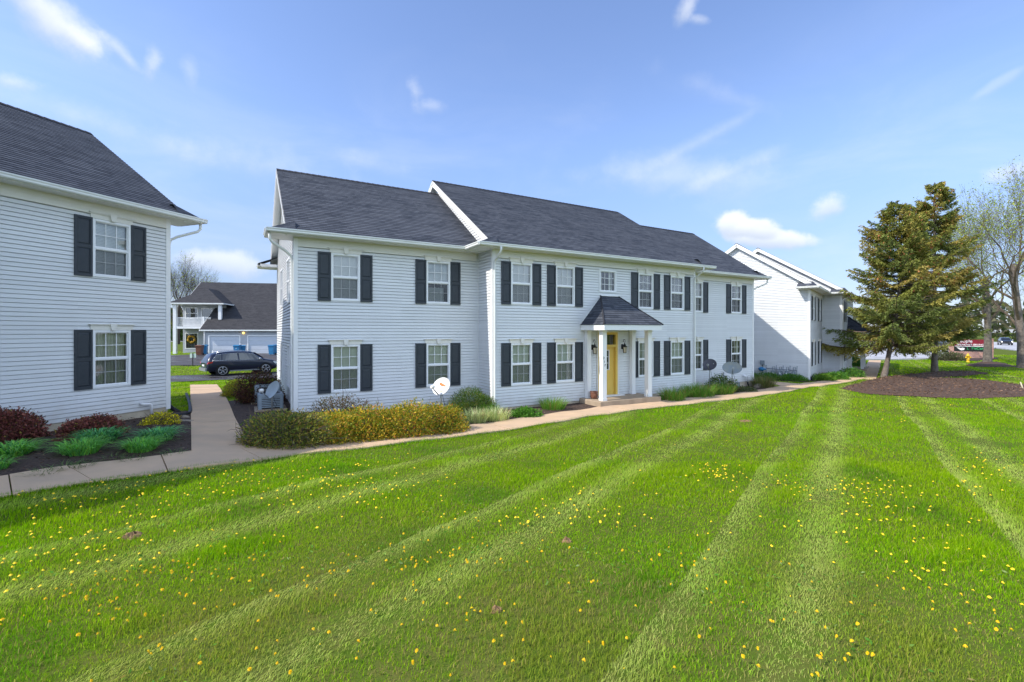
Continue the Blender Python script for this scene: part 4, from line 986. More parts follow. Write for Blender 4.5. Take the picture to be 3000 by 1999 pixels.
x, y = loc_m(-.75, .15); shrub('mugo_pine', 'dark green mugo pine tucked into the corner of the wing', x, y, .95, .62, .86, MUGO, 9000, .085, .16, None, 57, 16, 0, rot=TM, up=.6)
for i, (px, py, r, h, pal, n, w, lab) in enumerate(((1392, 1238, .95, .46, VARI, 520, .011, 'pale striped ornamental grass beside the golden spirea'), (1452, 1232, 1.0, .44, VARI, 560, .011, 'pale striped ornamental grass at the projecting house corner'), (1430, 1212, .8, .42, GRAS[:2], 260, .011, 'green grass tuft behind the pale striped ones'),
        (1620, 1201, .95, .50, GRAS, 620, .012, 'upright green grass clump left of the porch'), (1972, 1174, 1.1, .62, GRAS, 620, .014, 'green grass clump right of the porch'), (2046, 1163, 1.5, .66, GRAS, 900, .014, 'wide grass clump under the dark satellite dish'),
        (2112, 1156, 1.2, .62, GRAS, 640, .014, 'grass clump with tan base beside the leafy shrub'), (2236, 1136, 1.2, .74, [(.16, .17, .06, 3), (.10, .15, .04, 3), (.24, .18, .09, 2)], 700, .014, 'tan green fountain grass at the far house corner'))):
    x, y = at(px, py); blades_clump('ornamental_grass', lab, x, y, r, h, pal, n, w, .45, 'ornamental grass clumps along the facade', 60 + i, 'grass clump', .25, .8)
x, y = at(1535, 1222); shrub('leafy_perennial', 'low bright green leafy plant beside the path, left of the mulch', x, y, .56, .42, .32, [(.07, .19, .02, 4), (.10, .25, .03, 3)], 1500, .085, .45, None, 70, 0, 0, cat='plant', up=.2)
x, y = at(2112, 1148); shrub('euonymus_shrub', 'dark green leafy shrub below the grey satellite dish', x, y, .80, .55, .82, MUGO, 5200, .06, .5, None, 71, 14, 10)
x, y = at(2180, 1150); shrub('ground_cover', 'low grey green plant in front of the bare foundation', x, y, .75, .35, .30, [(.09, .13, .05, 3), (.12, .13, .06, 2)], 1600, .06, .5, None, 72, 0, 0, cat='plant')
K3 = loc_(OR, TR, -WW, WD); v3 = Vector((-math.sin(TR), math.cos(TR))); u3 = Vector((math.cos(TR), math.sin(TR)))
gJ = 'juniper ground cover along the right gable'
for i, (m_, o_, rx) in enumerate(((.9, -.55, .85), (2.2, -.6, .85), (3.5, -.7, .9))):
    p = K3 + v3 * m_ + u3 * o_; shrub('juniper', ('low green juniper nearest the bright gable corner', 'low green juniper below the gas meters', 'low green juniper left of the gas meters')[i], p.x, p.y, rx, .5, .42, JUNI, 3200, .09, .25, gJ, 80 + i, 0, 0, rot=TR + R(90), up=.8)
for i, (px, py, rx, h, pal, lab) in enumerate(((2412, 1116, .75, .45, [(.10, .22, .02, 3), (.16, .26, .03, 2)], 'bright green leafy plant before the right wing'), (2448, 1113, .8, .5, JUNI, 'dark green leafy plant at the inner corner of the right building'), (2492, 1106, .9, .65, JUNI, 'dark green leafy plant left of the white porch post'))):
    x, y = at(px, py); shrub('leafy_perennial', lab, x, y, rx, .6, h, pal, 2200, .10, .4, 'leafy plants before the right building', 84 + i, 0, 0, cat='plant')
for i, (px, py) in enumerate(((2494, 1078), (2492, 1068))):
    x, y = at(px, py); shrub('boxwood', ('round clipped boxwood beside the far porch, the nearer one', 'round clipped boxwood beside the far porch, the farther one')[i], x, y, 1.15, 1.0, 1.15, JUNI[:2] + [(.03, .075, .015, 3)], 6000, .075, .55, 'clipped boxwoods by the far porch', 90 + i, 0, 0)

def deciduous(name, label, x, y, H, r0, seed, spread=.55, bark='bark', leaves=2600, pal=((.36, .40, .05, 3), (.24, .33, .05, 2)), group=None, first=.16, depth=5, lsize=.09, lean=(0, 0), dens=1.0, up=.25, limb='branch'):
    rng = np.random.default_rng(seed); z = g1(x, y) - .05; t = thing(name, label, 'tree', (x, y, z), 0, group)
    tr = MB(); cr = MB(); tips = []
    def grow(p, d, L, r, lev, mb):
        nseg = 4 if lev < 3 else 3; pts = [p.copy()]; q = p.copy(); dd = d.copy()
        for i in range(nseg):
            dd = dd + rng.normal(size=3) * (.035 if lev == 0 else .17) + np.array([0, 0, up * .35 if lev else .05]); dd /= np.linalg.norm(dd); q = q + dd * L / nseg; pts.append(q.copy())
        rad = [r * (1 - .5 * i / nseg) for i in range(nseg + 1)] if lev else [r * 1.35, r * 1.02, r * .92, r * .85, r * .75][:nseg + 1]
        mb.tube(pts, rad, 9 if lev == 0 else (6 if lev == 1 else (4 if lev < 4 else 3)), 0, caps=False)
        if lev >= depth: tips.append(q); return
        if lev >= depth - 2: tips.extend(pts[1:])
        k_ = int(rng.integers(3, 5) * dens + .5) if lev else int(round(7 * dens))
        for j in range(k_):
            if lev == 0: f = first + (1 - first) * (j + rng.random()) / k_
            else: f = .25 + .75 * (j + rng.random()) / k_
            fi = min(f * nseg, nseg - 1e-6); i = int(fi); b = pts[i] + (pts[i + 1] - pts[i]) * (fi - i)
            ax = (pts[i + 1] - pts[i]) / np.linalg.norm(pts[i + 1] - pts[i]); a = 2.4 * j + rng.uniform(-.6, .6) + lev
            o = np.cross(ax, [math.cos(a), math.sin(a), .3]); o /= np.linalg.norm(o); ang = spread * rng.uniform(.75, 1.35)
            nd = ax * math.cos(ang) + o * math.sin(ang)
            grow(b, nd, L * (rng.uniform(.52, .78) if lev else rng.uniform(.55, .8) * (1.15 - .5 * f)), max(rad[i] * rng.uniform(.30, .46), .006), lev + 1, cr)
        if lev: grow(pts[-1], dd, L * .62, max(rad[-1] * .8, .006), lev + 1, cr)
    grow(np.zeros(3), np.array([lean[0], lean[1], 1.0]), H * .52, r0, 0, tr)
    tr.build('trunk', bark, t); c = cr.build('crown', limb, t)
    if leaves:
        T = np.array(tips); P = T[rng.integers(len(T), size=leaves)] + rng.normal(size=(leaves, 3)) * .14
        V, Fq, C = leaf_quads(P, rng.normal(size=(leaves, 3)), lsize * rng.uniform(.6, 1.4, leaves), .6, pick(rng, leaves, pal), rng); link('young_leaves', npmesh('young_leaves', V, [Fq], 'leaf', C), c)
    return t

def spruce(name, label, x, y, H, seed, base, lmax, prof, tops=1, lean=0.0, cones=500):
    """trunk, whorled limbs with hanging twigs, needle sprays and brown cones; prof(t, az) gives limb length as a share of lmax"""
    rng = np.random.default_rng(seed); z = g1(x, y) - .05; t = thing(name, label, 'spruce', (x, y, z), 0, 'spruces in the wood chip bed')
    tr = MB(); lb = MB(); NP, ND, NS, NC, dead = [], [], [], [], []
    def axis_at(s_): return np.array([lean * H * .10 * math.sin(s_ * 2.2), .0, s_ * H])
    tr.tube([axis_at(s_) for s_ in np.linspace(0, .99, 12)], [.155 * (1 - s_) ** .8 * H / 13 + .012 + (.06 if s_ == 0 else 0) for s_ in np.linspace(0, .99, 12)], 9, 0, caps=False)
    GREEN = np.array([(.235, .25, .055), (.325, .29, .065), (.165, .205, .05), (.41, .335, .09)])
    s_ = base
    while s_ < .985:
        nb = rng.integers(5, 8) if s_ < .9 else 4
        for b in range(nb):
            az = rng.uniform(0, 2 * math.pi); L = lmax * prof(s_, az) * rng.uniform(.72, 1.12)
            if L < .12: continue
            o = axis_at(s_ + rng.uniform(-.012, .012)); d = np.array([math.cos(az), math.sin(az)]); droop = (.30 - .62 * s_) * rng.uniform(.6, 1.4)
            pts = [np.array([o[0] + d[0] * L * f, o[1] + d[1] * L * f, o[2] - droop * L * f * .9 + L * .22 * f ** 3]) for f in np.linspace(0, 1, 6)]
            lb.tube(pts, [max(.012 * L + .006, .01) * (1 - .85 * f) + .003 for f in np.linspace(0, 1, 6)], 4, 0, caps=False)
            nt = int(11 + L * 11); col_ = GREEN[rng.choice(4, p=[.38, .28, .22, .12])] * rng.uniform(.86, 1.18)
            for k_ in range(nt):
                f = .16 + .84 * (k_ + rng.random()) / nt; i = min(int(f * 5), 4); p = pts[i] + (pts[i + 1] - pts[i]) * (f * 5 - i); ax = pts[i + 1] - pts[i]; ax /= np.linalg.norm(ax)
                side = np.cross(ax, [0, 0, 1]); side /= np.linalg.norm(side) + 1e-9; sg = 1 if k_ % 2 else -1
                tl_ = (L * .30 * (1 - f) + .20) * rng.uniform(.6, 1.25); td = ax * .75 + side * sg * rng.uniform(.4, 1) + np.array([0, 0, -.25 - .35 * (1 - s_) * rng.random()]); td /= np.linalg.norm(td)
                bare = (f < .42 and s_ < .62 and rng.random() < .60) or rng.random() < .05
                if rng.random() < .25 or bare: lb.tube([p, p + td * tl_ * .6, p + td * tl_ + [0, 0, -.06]], [.007, .005, .002], 3, 0, caps=False)
                if bare: continue
                m = int(3 + tl_ * 17)
                for q in range(m):
                    g = (q + rng.random()) / m; pp = p + td * tl_ * g + np.array([0, 0, -.10 * g * g]); NP.append(pp); ND.append(td + rng.normal(size=3) * .38 + [0, 0, -.15]); NS.append(.17 * rng.uniform(.7, 1.3)); NC.append(col_ * rng.uniform(.7, 1.35))
                if cones and s_ > .42 and f > .45 and rng.random() < .20: dead.append(p + td * tl_ * rng.uniform(.4, 1) + [0, 0, -.07])
        s_ += (.026 if s_ < .7 else .020) * rng.uniform(.75, 1.25)
    tr.build('trunk', 'bark', t); lb.build('limbs', 'twig', t)
    P, D, Sz, C = np.array(NP), np.array(ND), np.array(NS), np.array(NC)
    V, Fq, CC = leaf_quads(P, D, Sz, .29, C, rng, .5); V2, F2, C2_ = leaf_quads(P + rng.normal(size=P.shape) * .03, D + rng.normal(size=D.shape) * .25, Sz * .9, .29, C * .9, rng, .5)
    link('needles', npmesh('needles', np.concatenate([V, V2]), [Fq, F2 + len(V)], 'needle', np.concatenate([CC, C2_])), t)
    if dead:
        Q = np.array(dead); Q = np.repeat(Q, 2, 0) + rng.normal(size=(len(Q) * 2, 3)) * .05; n = len(Q)
        V, Fq, CC = leaf_quads(Q, np.tile([0, 0, -1.0], (n, 1)) + rng.normal(size=(n, 3)) * .3, .13 * rng.uniform(.8, 1.3, n), .5, pick(rng, n, [(.36, .14, .055, 3), (.46, .20, .08, 2)]), rng, 1.0)
        tag(link('cones', npmesh('cones', V, [Fq], 'needle', CC), t), kind='stuff')
    return t
def az_wave(seed):
    r = np.random.default_rng(seed); ph = r.uniform(0, 6.28, 6); am = r.uniform(.06, .16, 6)
    return lambda t, a: 1 + sum(am[i] * math.sin((i % 3 + 1) * a + ph[i] + t * (5 + 3 * i)) for i in range(6))
w1_, w2_, w3_ = az_wave(3), az_wave(5), az_wave(9)
def pf1(t, a): return max(.05, (1.06 * (1 - t) ** .62 * (.72 + .28 * min(1, (t - .16) / .12)))) * w1_(t, a) * (1 + .10 * math.cos(a - math.pi))
def pf2(t, a): return max(.05, 1.0 * (1 - t) ** .72 * (.7 + .3 * min(1, (t - .16) / .12))) * w2_(t, a) * (.72 if .46 < t < .60 and math.cos(a) > -.2 else 1)
x, y = at(2589, 1106); spruce('spruce_tree', 'shorter spruce with a leaning grey trunk at the left end of the bed', x, y, 12.0, 101, .175, 4.2, pf1, lean=1.0)
p1x, p1y = x, y
x, y = at(2738, 1091); spruce('spruce_tree', 'tallest spruce with a straight dark trunk, right of the leaning one', x, y, 15.0, 103, .17, 4.7, pf2)
gD = 'bare trees with budding leaves at the right'
x, y = at(2893, 1065); deciduous('budding_tree', 'budding tree with a pale flaking trunk in a ring of mulch', x, y, 16.5, .28, 111, .62, 'barkl', 7000, group=gD, first=.25, dens=1.0, lsize=.13)
x, y = at(2996, 1079); deciduous('budding_tree', 'big bare tree with a dark trunk at the right picture edge', x, y, 17.5, .28, 118, .58, 'bark', 8000, group=gD, first=.30, dens=1.08, lsize=.13)
# far left background
gF = 'bare trees beyond the back house'
for i, (px, H, Y, sd) in enumerate(((522, 22, 112, 5), (556, 20, 120, 8), (590, 21, 128, 12), (470, 20, 118, 15))):
    X = (px - 1500) / F * Y; deciduous('bare_tree', ('bare brown tree left of the back house, leftmost seen in the gap', 'bare brown tree beside the roof end of the back house', 'bare tree standing partly behind the back house roof', 'bare tree behind the corner of the left building')[i], X, Y, H, .32, 130 + sd, .5, 'branch_dark', 500, group=gF, depth=5, lsize=.25, dens=1.1, limb='branch_dark')
gH = 'shrubs along the far street'
for i, (px, Y, rx, h, pal, lab) in enumerate(((512, 152, 5.5, 4.2, [(.05, .09, .02, 3), (.08, .11, .03, 2)], 'green shrub mass at the far street, left'), (545, 150, 4.2, 6.5, [(.03, .065, .02, 3), (.05, .08, .02, 2)], 'dark evergreen bush behind the stop sign'), (530, 165, 8, 9, [(.16, .15, .05, 3), (.12, .13, .05, 2)], 'olive budding thicket behind the far street'))):
    shrub('far_shrub', lab, (px - 1500) / F * Y, Y, rx, rx * .6, h, pal, 2600, .7, .6, gH, 140 + i, 0, 0)
# distant woods that close the horizon
rngw = np.random.default_rng(77); n = 26000; aw = rngw.uniform(-1.25, 1.30, n); dist = rngw.uniform(205, 300, n)
hh = 9 + 4 * np.sin(aw * 17) + 3 * np.sin(aw * 41 + 1) + 2 * np.sin(aw * 83); P = np.stack([np.sin(aw) * dist, np.cos(aw) * dist, rngw.random(n) ** .8 * hh], 1)
V, Fq, C = leaf_quads(P, rngw.normal(size=(n, 3)), rngw.uniform(1.2, 2.8, n), .7, pick(rngw, n, [(.07, .085, .035, 3), (.11, .10, .06, 3), (.05, .07, .025, 2), (.13, .12, .07, 2)]), rngw)
tag(link('distant_woods', npmesh('distant_woods', V, [Fq], 'leaf', C)), 'hazy band of far trees along the horizon', kind='stuff')

# ------------------------------------------------------------------ things round the buildings
MT['dishw'] = mat('dish_white', (.74, .74, .72), .4, .1, 5)
MT['dishg'] = mat('dish_grey', (.20, .24, .26), .45, .25, 4, color2=(.26, .27, .24))
MT['dishb'] = mat('dish_bluegrey', (.34, .40, .44), .4, .15, 4)
MT['dishd'] = mat('dish_dark', (.075, .075, .095), .45, .2, 4)
MT['rust'] = mat('rust', (.50, .15, .035), .9, .5, 22, color2=(.62, .27, .10))
DN = Vector((-.55, -.70, .45)).normalized()
def dish(label, x, y, zc, a, b, m_, post='metal', n=DN, rust=False, logo=None):
    z0 = g1(x, y); t = thing('satellite_dish', label, 'satellite dish', (x, y, z0), 0, 'satellite dishes on posts')
    u = n.cross(Vector((0, 0, 1))).normalized() * -1; v = n.cross(u).normalized()
    if v.z < 0: v = -v
    c = Vector((0, 0, zc - z0)); mb = MB(); K, NT = 5, 28; dep = .16 * a
    def P(r, t_, back=0.0): return c + u * (a * r * math.cos(t_)) + v * (b * r * math.sin(t_)) + n * (dep * (r * r) - dep - back)
    for back, rev in ((0, False), (.012, True)):
        for k_ in range(K):
            for j in range(NT):
                t0, t1 = 2 * math.pi * j / NT, 2 * math.pi * (j + 1) / NT; r0, r1 = k_ / K, (k_ + 1) / K
                q = [P(r0, t0, back), P(r1, t0, back), P(r1, t1, back), P(r0, t1, back)] if k_ else [P(0, 0, back), P(r1, t0, back), P(r1, t1, back)]
                mb.face(q[::-1] if rev else q, 0, None, True)
    for j in range(NT):
        t0, t1 = 2 * math.pi * j / NT, 2 * math.pi * (j + 1) / NT; mb.face([P(1, t0), P(1, t1), P(1, t1, .012), P(1, t0, .012)])
    rf_ = mb.build('reflector', m_, t)
    if rust:
        for cr, ct, lx, ly, rot in ((.22, 1.75, .44, .13, -.28), (.50, 4.9, .18, .05, -.1)):
            r = MB(); pts = []
            for j in range(20):
                t_ = 2 * math.pi * j / 20; w = 1 + .18 * math.sin(3 * t_ + 1) + .1 * math.sin(7 * t_); xx = lx * w * math.cos(t_); yy = ly * w * math.sin(t_)
                X = cr * math.cos(ct) + xx * math.cos(rot) - yy * math.sin(rot); Y = cr * math.sin(ct) + xx * math.sin(rot) + yy * math.cos(rot); pts.append(P(math.hypot(X, Y), math.atan2(Y, X), -.004))
            r.face(pts); r.build('rust_stain', 'rust', rf_)
    if logo:
        r = MB(); r.face([P(.55, .35 + .22 * math.cos(q) , -.004) + v * (.05 * a * math.sin(q)) for q in [2 * math.pi * j / 12 for j in range(12)]]); r.build('emblem', 'dishw', rf_)
    ar = MB(); foc = c + n * (a * .95) - v * (b * .55); ar.tube([c - v * (b * .95) - n * .03, foc], [.02, .016], 6)
    ao = ar.build('arm', 'metal', t)
    ln = MB(); d1 = (c - foc).normalized(); ln.tube([foc - d1 * .02, foc + d1 * .05, foc + d1 * .10], [.05, .06, .045], 8); ln.build('receiver', 'dishw' if m_ in ('dishw', 'dishb') else 'metal', ao)
    p = MB(); bk = c - n * (dep + .10); p.tube([(0, 0, -.2), (0, 0, (bk.z) * .8), (bk.x * .4, bk.y * .4, bk.z * .93), tuple(bk), tuple(c - n * (dep + .01))], [.028, .028, .028, .03, .05], 8); p.build('post', post, t)
    cb = MB(); h = bk.z
    cb.tube([(0.03, 0, h * .9), (.10, -.05, h * .62), (.16, -.02, h * .42), (.10, .03, h * .30), (.03, .02, h * .42), (.06, -.03, h * .55)], .007, 5); cb.build('cable', 'pipe', t)
    return t
def face_at(px, Y): return (px - 1500) / F * Y, Y
x, y = face_at(1292, 14.3); dish('white satellite dish with an orange rust stain, rising behind the golden spirea', x, y, 1.16, .36, .29, 'dishw', rust=True)
x, y = face_at(797, 14.6); dish('pale blue grey satellite dish seen from the side, in front of the air conditioners', x, y, 1.02, .34, .29, 'dishb')
x, y = face_at(2079, 23.0); dish('dark grey satellite dish on a thin post by the downspout', x, y, 1.22, .33, .30, 'dishd', logo=True)
x, y = face_at(2145, 23.5); dish('wide pale grey satellite dish with a coiled cable, nearest the house end', x, y, 1.02, .46, .33, 'dishg', n=Vector((-.30, -.85, .42)).normalized())
p = MB(); q = loc_m(WC + 3.7, WD - .12); p.tube([(q.x, q.y, -.3), (q.x, q.y, .62)], .03, 8); tag(p.build('pipe_stub', 'metal'), 'short grey pipe standing against the siding between two dishes', 'pipe')

def ac_unit(label, x, y, w, h, rz):
    t = thing('air_conditioner', label, 'air conditioner', (x, y, g1(x, y)), rz, 'air conditioning units')
    b = MB(); r = .08
    def ring(k_): return [(sx * (w / 2 - r * (1 - math.cos(a))) , sy * (w / 2 - r * (1 - math.sin(a)))) for sx, sy, angs in ((1, 1, (0, 45, 90)), (-1, 1, (90, 45, 0)), (-1, -1, (0, 45, 90)), (1, -1, (90, 45, 0))) for a in [R(q) for q in angs]]
    pr = ring(0); b.prism([(px_ * .93, py_ * .93) for px_, py_ in pr], lambda a_, c_, t_: (a_, c_, t_), .06, h - .08); b.build('coil', 'dark', t)
    l = MB(); z = .10
    while z < h - .12: l.prism(pr, lambda a_, c_, t_: (a_, c_, t_), z, z + .034); z += .055
    l.build('louvre', 'acgrey', t)
    for sx in (-1, 1):
        for sy in (-1, 1): c = MB(); c.prism([(sx * (w / 2 + .004), sy * (w / 2 - .10)), (sx * (w / 2 + .004), sy * (w / 2 - .03)), (sx * (w / 2 - .03), sy * (w / 2 + .004)), (sx * (w / 2 - .10), sy * (w / 2 + .004)), (sx * (w / 2 - .08), sy * (w / 2 - .08))], lambda a_, c_, t_: (a_, c_, t_), .0, h - .07); c.build('corner_post', 'acgrey', t)
    tp = MB(); tp.prism(pr, lambda a_, c_, t_: (a_ * 1.03, c_ * 1.03, t_), h - .10, h - .03); tp.prism(pr, lambda a_, c_, t_: (a_ * .98, c_ * .98, t_), h - .03, h); tp.build('top_cover', 'acgrey', t)
    g = MB()
    for i in range(6): rr = w * .40 * (i + 1) / 6; g.tube([(rr * math.cos(q), rr * math.sin(q), h + .012) for q in [2 * math.pi * j / 20 for j in range(21)]], .005, 4, caps=False)
    for i in range(8): g.tube([(0, 0, h + .016), (w * .41 * math.cos(i * math.pi / 4), w * .41 * math.sin(i * math.pi / 4), h + .012)], .005, 4)
    g.build('fan_guard', 'pipe', t)
    pd = MB(); pd.box(-w / 2 - .1, w / 2 + .1, -w / 2 - .1, w / 2 + .1, -.1, .05); pd.build('pad', 'deck', t)
x, y = face_at(783, 16.6); ac_unit('taller blue grey air conditioner at the back, left of the wall', x, y, .80, .66, TM)
x, y = face_at(792, 15.3); ac_unit('lower blue grey air conditioner right behind the side seen satellite dish', x, y, .72, .52, TM)
p = K3 + v3 * 3.6 - u3 * .55; ac_unit('grey louvred air conditioner at the right building, half hidden by the house corner', p.x, p.y, .75, .75, TR)

# meters on the right-hand gable
MT['meterg'] = mat('meter_grey', (.23, .27, .30), .5, .2, 6); MT['blue'] = mat('blue_plastic', (.035, .20, .40), .42, .15, 5)
WR_ = TR - R(90)                            # local x runs along the gable toward the corner, local -y points out
def on_gable(m_): q = K3 + v3 * m_; return (q.x, q.y, 0)
zg = g1(*on_gable(1.5)[:2])
t = thing('gas_meter_bank', 'row of four grey gas meters with pipes and a blue regulator on the gable wall', 'gas meters', (*on_gable(1.5)[:2], zg), WR_)
pm = MB(); pm.tube([(-1.0, -.16, 0), (-1.0, -.16, .95)], .03, 8); pm.tube([(-1.0, -.16, .72), (.78, -.16, .66)], .026, 8)
for i in range(4):
    xx = -.60 + i * .40
    pm.tube([(xx + .12, -.16, .68), (xx + .12, -.16, .86), (xx + .0, -.16, .86), (xx, -.16, .60)], .018, 6); pm.tube([(xx + .15, -.16, .20), (xx + .20, -.16, .60), (xx + .20, -.04, .95)], .018, 6)
pm.build('pipework', 'meterg', t)
for i in range(4):
    xx = -.58 + i * .40; m = MB(); m.bbox(xx - .13, xx + .13, -.26, -.06, .14, .46, .04); m.bbox(xx - .11, xx + .11, -.24, -.08, .45, .62, .05); o = m.build('meter', 'meterg', t)
    f = MB(); f.lathe([(.0, .02), (.055, .018), (.06, 0)], 12); fm = f.mesh('dial', 'dishw'); d = link('dial', fm, o, (xx, -.262, .42)); d.rotation_euler = (R(90), 0, 0)
m = MB(); m.tube([(-1.0, -.17, .66), (-1.12, -.17, .66), (-1.18, -.17, .66), (-1.40, -.17, .66), (-1.46, -.17, .66)], [.04, .06, .13, .13, .06], 12); m.build('regulator', 'blue', t)
t = thing('junction_box', 'small grey electric box with a black cable on the gable wall', 'electric box', (*on_gable(2.75)[:2], zg + .95), WR_)
m = MB(); m.bbox(-.13, .13, -.15, -.018, 0, .30, .02); m.build('box', 'meterg', t); m = MB(); m.tube([(.02, -.08, 0), (.03, -.08, -.4), (-.04, -.10, -.62), (-.10, -.12, -.85)], .02, 6); m.build('cable', 'pipe', t)
p = loc_m(WC + WW + .10, WD + .55); m = MB(); m.tube([(p.x, p.y, -.12), (p.x + .1, p.y, -.08), (p.x + .14, p.y, .02), (p.x + .1, p.y, .12), (p.x, p.y, .16)], .055, 8); tag(m.build('hose_bib', 'blue'), 'small blue hose coil at the far corner of the middle building', 'hose')

# vent pipes, foundation vent, drain boots
def vent_pipe(label, O, T, lx_, zz, out):
    q = loc_(O, T, lx_, WD); t = thing('vent_pipe', label, 'pipe', (q.x, q.y, O.z + zz), T, 'white plastic vent pipes')
    m = MB(); m.tube([(-.22, .0, 0), (-.22, -.10, 0), (-.20, -.15, -.01), (-.05, -.16, -.02), (0, -.16, -.07), (0, -.16, -.34)], .036, 10); m.build('pipe', 'pvc', t)
    m = MB(); m.tube([(0, -.16, -.33), (0, -.16, -.44), (.10, -.18, -.62)], .045, 8); m.build('black_sleeve', 'pipe', t)
vent_pipe('white elbowed plastic pipe low on the far end of the middle building', OM, TM, WC + WW - .75, .34, 0)
vent_pipe('white elbowed plastic pipe low on the left building above yellow leaves', OL, TL, WC + WW - .62, .22, 0)
q = loc_m(WC + 5.05, WD + .02); t = thing('foundation_vent', 'grey louvred vent in the foundation below the grey dish', 'vent', (q.x, q.y, -.25), TM)
m = MB(); m.box(-.22, .22, -.03, .0, 0, .03); m.box(-.22, .22, -.03, 0, .21, .24); m.box(-.22, -.19, -.03, 0, .03, .21); m.box(.19, .22, -.03, 0, .03, .21); m.build('frame', 'meterg', t)
m = MB()
for i in range(5): m.face([(-.19, -.025, .04 + i * .034), (.19, -.025, .04 + i * .034), (.19, -.004, .066 + i * .034), (-.19, -.004, .066 + i * .034)])
m.build('louvres', 'meterg', t)
def boot(label, q, T, z):
    m = MB(); m.tube([(q.x, q.y, z + .16), (q.x, q.y, z + .02), (q.x + .12 * math.cos(T), q.y + .12 * math.sin(T), z - .10), (q.x + .28 * math.cos(T - .5), q.y + .28 * math.sin(T - .5), z - .24)], .065, 8); tag(m.build('drain_boot', 'pipe'), label, 'drain pipe', 'black drain boots under downspouts')
boot('black drain boot at the far corner of the middle building', loc_m(WC + WW + .07, WD + .06), TM, -.02)
boot('black drain boot at the sunlit corner of the right building', loc_(OR, TR, -WW + .06, WD - .07), TR, OR.z)
boot('black drain boot at the near corner of the left building', loc_(OL, TL, WC + WW + .07, WD + .1), TL, OL.z)
pl = [pg(*p) for p in ((508, 1220), (530, 1222), (545, 1219), (555, 1216), (558, 1208), (557, 1195), (553, 1176), (546, 1158))]
m = MB(); m.tube([(p.x, p.y, p.z + .06) for p in pl], .05, 8); tag(m.build('drain_hose', 'pipe'), 'black corrugated drain hose curving along the walk edge', 'hose')
def rock(label, px, py, a, b, h, seed, m_='stone'):
    p = pg(px, py); r = np.random.default_rng(seed); mb = MB(); n, K = 12, 5; prof = []
    lump = r.uniform(.8, 1.2, (K + 1, n)); base = len(mb.v)
    for k_ in range(K + 1):
        ph = math.pi / 2 * k_ / K
        for j in range(n): t_ = 2 * math.pi * j / n; mb.v.append((p.x + a * math.cos(ph) * math.cos(t_) * lump[k_, j], p.y + b * math.cos(ph) * math.sin(t_) * lump[k_, j], p.z + .02 + h * math.sin(ph) * (.9 + .1 * lump[k_, j])))
    for k_ in range(K):
        for j in range(n): j2 = (j + 1) % n; mb.f.append((base + k_ * n + j, base + k_ * n + j2, base + (k_ + 1) * n + j2, base + (k_ + 1) * n + j)); mb.m.append(0); mb.uv.append(None); mb.sm.append(True)
    tag(mb.build('rock', m_), label, 'rock')
rock('small rounded stone beside the black drain hose', 541, 1228, .12, .09, .10, 5)
rock('flat tan stone slab lying across the walk edge', 536, 1238, .34, .13, .06, 6)
rock('brownish round rock by the fountain grass at the house corner', 2222, 1137, .26, .2, .24, 8)
# flower pot on the porch floor
q = loc_m(5.6 - 1.235 + .05, -.42); m = MB(); m.lathe([(.10, 0), (.15, .06), (.165, .20), (.15, .24), (.17, .26), (.17, .30), (.145, .30), (.13, .22)], 18); MT['pot'] = mat('pot_glaze', (.13, .055, .035), .3, .5, 10, color2=(.24, .11, .07))
t = thing('flower_pot', 'small brown glazed flower pot on the porch floor', 'flower pot', (q.x, q.y, .11)); m.build('pot', 'pot', t); m = MB(); m.lathe([(.0, .235), (.132, .23)], 14, caps=False); m.build('potting_soil', 'mulch', t)

# ------------------------------------------------------------------ back house with two garages
MT['siding2'] = mat('siding_back', (.43, .45, .48), .55, .08, 2); MT['gdoor'] = mat('garage_door', (.52, .56, .62), .5, .05, 2)
MT['roof2'] = shingle_mat('roof_back', (.028, .028, .032), (.046, .046, .052), (.066, .064, .068))
TB = R(10); OB = Vector((-36.7, 56, .13))
hb = thing('back_house', 'grey roofed house with two garage doors and a corner balcony, behind the parked car', 'house', OB, TB)
w = MB()
w.lap((0, 0, 0), (1, 0, 0), (0, 0, 1), (0, -1, 0), [(-.2, 0), (17, 0), (17, 2.85), (-.2, 2.85)], .13, .015, [(.45, 3.75, 0, 2.16), (4.75, 7.95, 0, 2.16), (10, 13.2, 0, 2.16)], 0, .012)
w.lap((-.2, 0, 0), (0, 1, 0), (0, 0, 1), (-1, 0, 0), [(0, 0), (9, 0), (9, 8.8), (.4, 3.0), (0, 2.85)], .13, .015, (), 0, .012)
w.lap((-4.1, 3.6, 0), (1, 0, 0), (0, 0, 1), (0, -1, 0), [(0, 0), (5, 0), (5, 6.3), (0, 6.3)], .13, .015, [(.25, 1.75, .55, 2.55), (.25, 1.75, 4.3, 5.75), (2.1, 3.4, 3.4, 5.7), (2.75, 3.6, 0, 2.3)], 0, .012)
w.lap((-4.1, 0, 0), (0, 1, 0), (0, 0, 1), (-1, 0, 0), [(3.6, 0), (12, 0), (12, 6.5), (9, 9.2), (5.4, 6.6), (3.6, 6.3)], .13, .015, (), 0, .012)
w.build('wall', 'siding2', hb)
r = MB(); pch = .68; yo, zo = -.45, 2.95; L = 9.65 * math.hypot(1, pch); V_ = Vector((0, 1, pch)).normalized(); N_ = Vector((0, -V_.z, V_.y))
yk = (6.6 - .45 + .45) * math.hypot(1, pch) * .86
r.lap((0, yo, zo), (1, 0, 0), V_, N_, [(-.45, 0), (17.3, 0), (17.3, L), (-.45, L)], .16, .012)
r.lap((0, yo, zo), (1, 0, 0), V_, N_, [(-4.5, yk), (-.45, yk), (-.45, L), (-4.5, L)], .16, .012)
r.lap((0, yo, zo), (1, 0, 0), V_, N_, [(9.0, L), (17.3, L), (17.3, L + 1.0), (9.6, L + 1.0)], .16, .012)
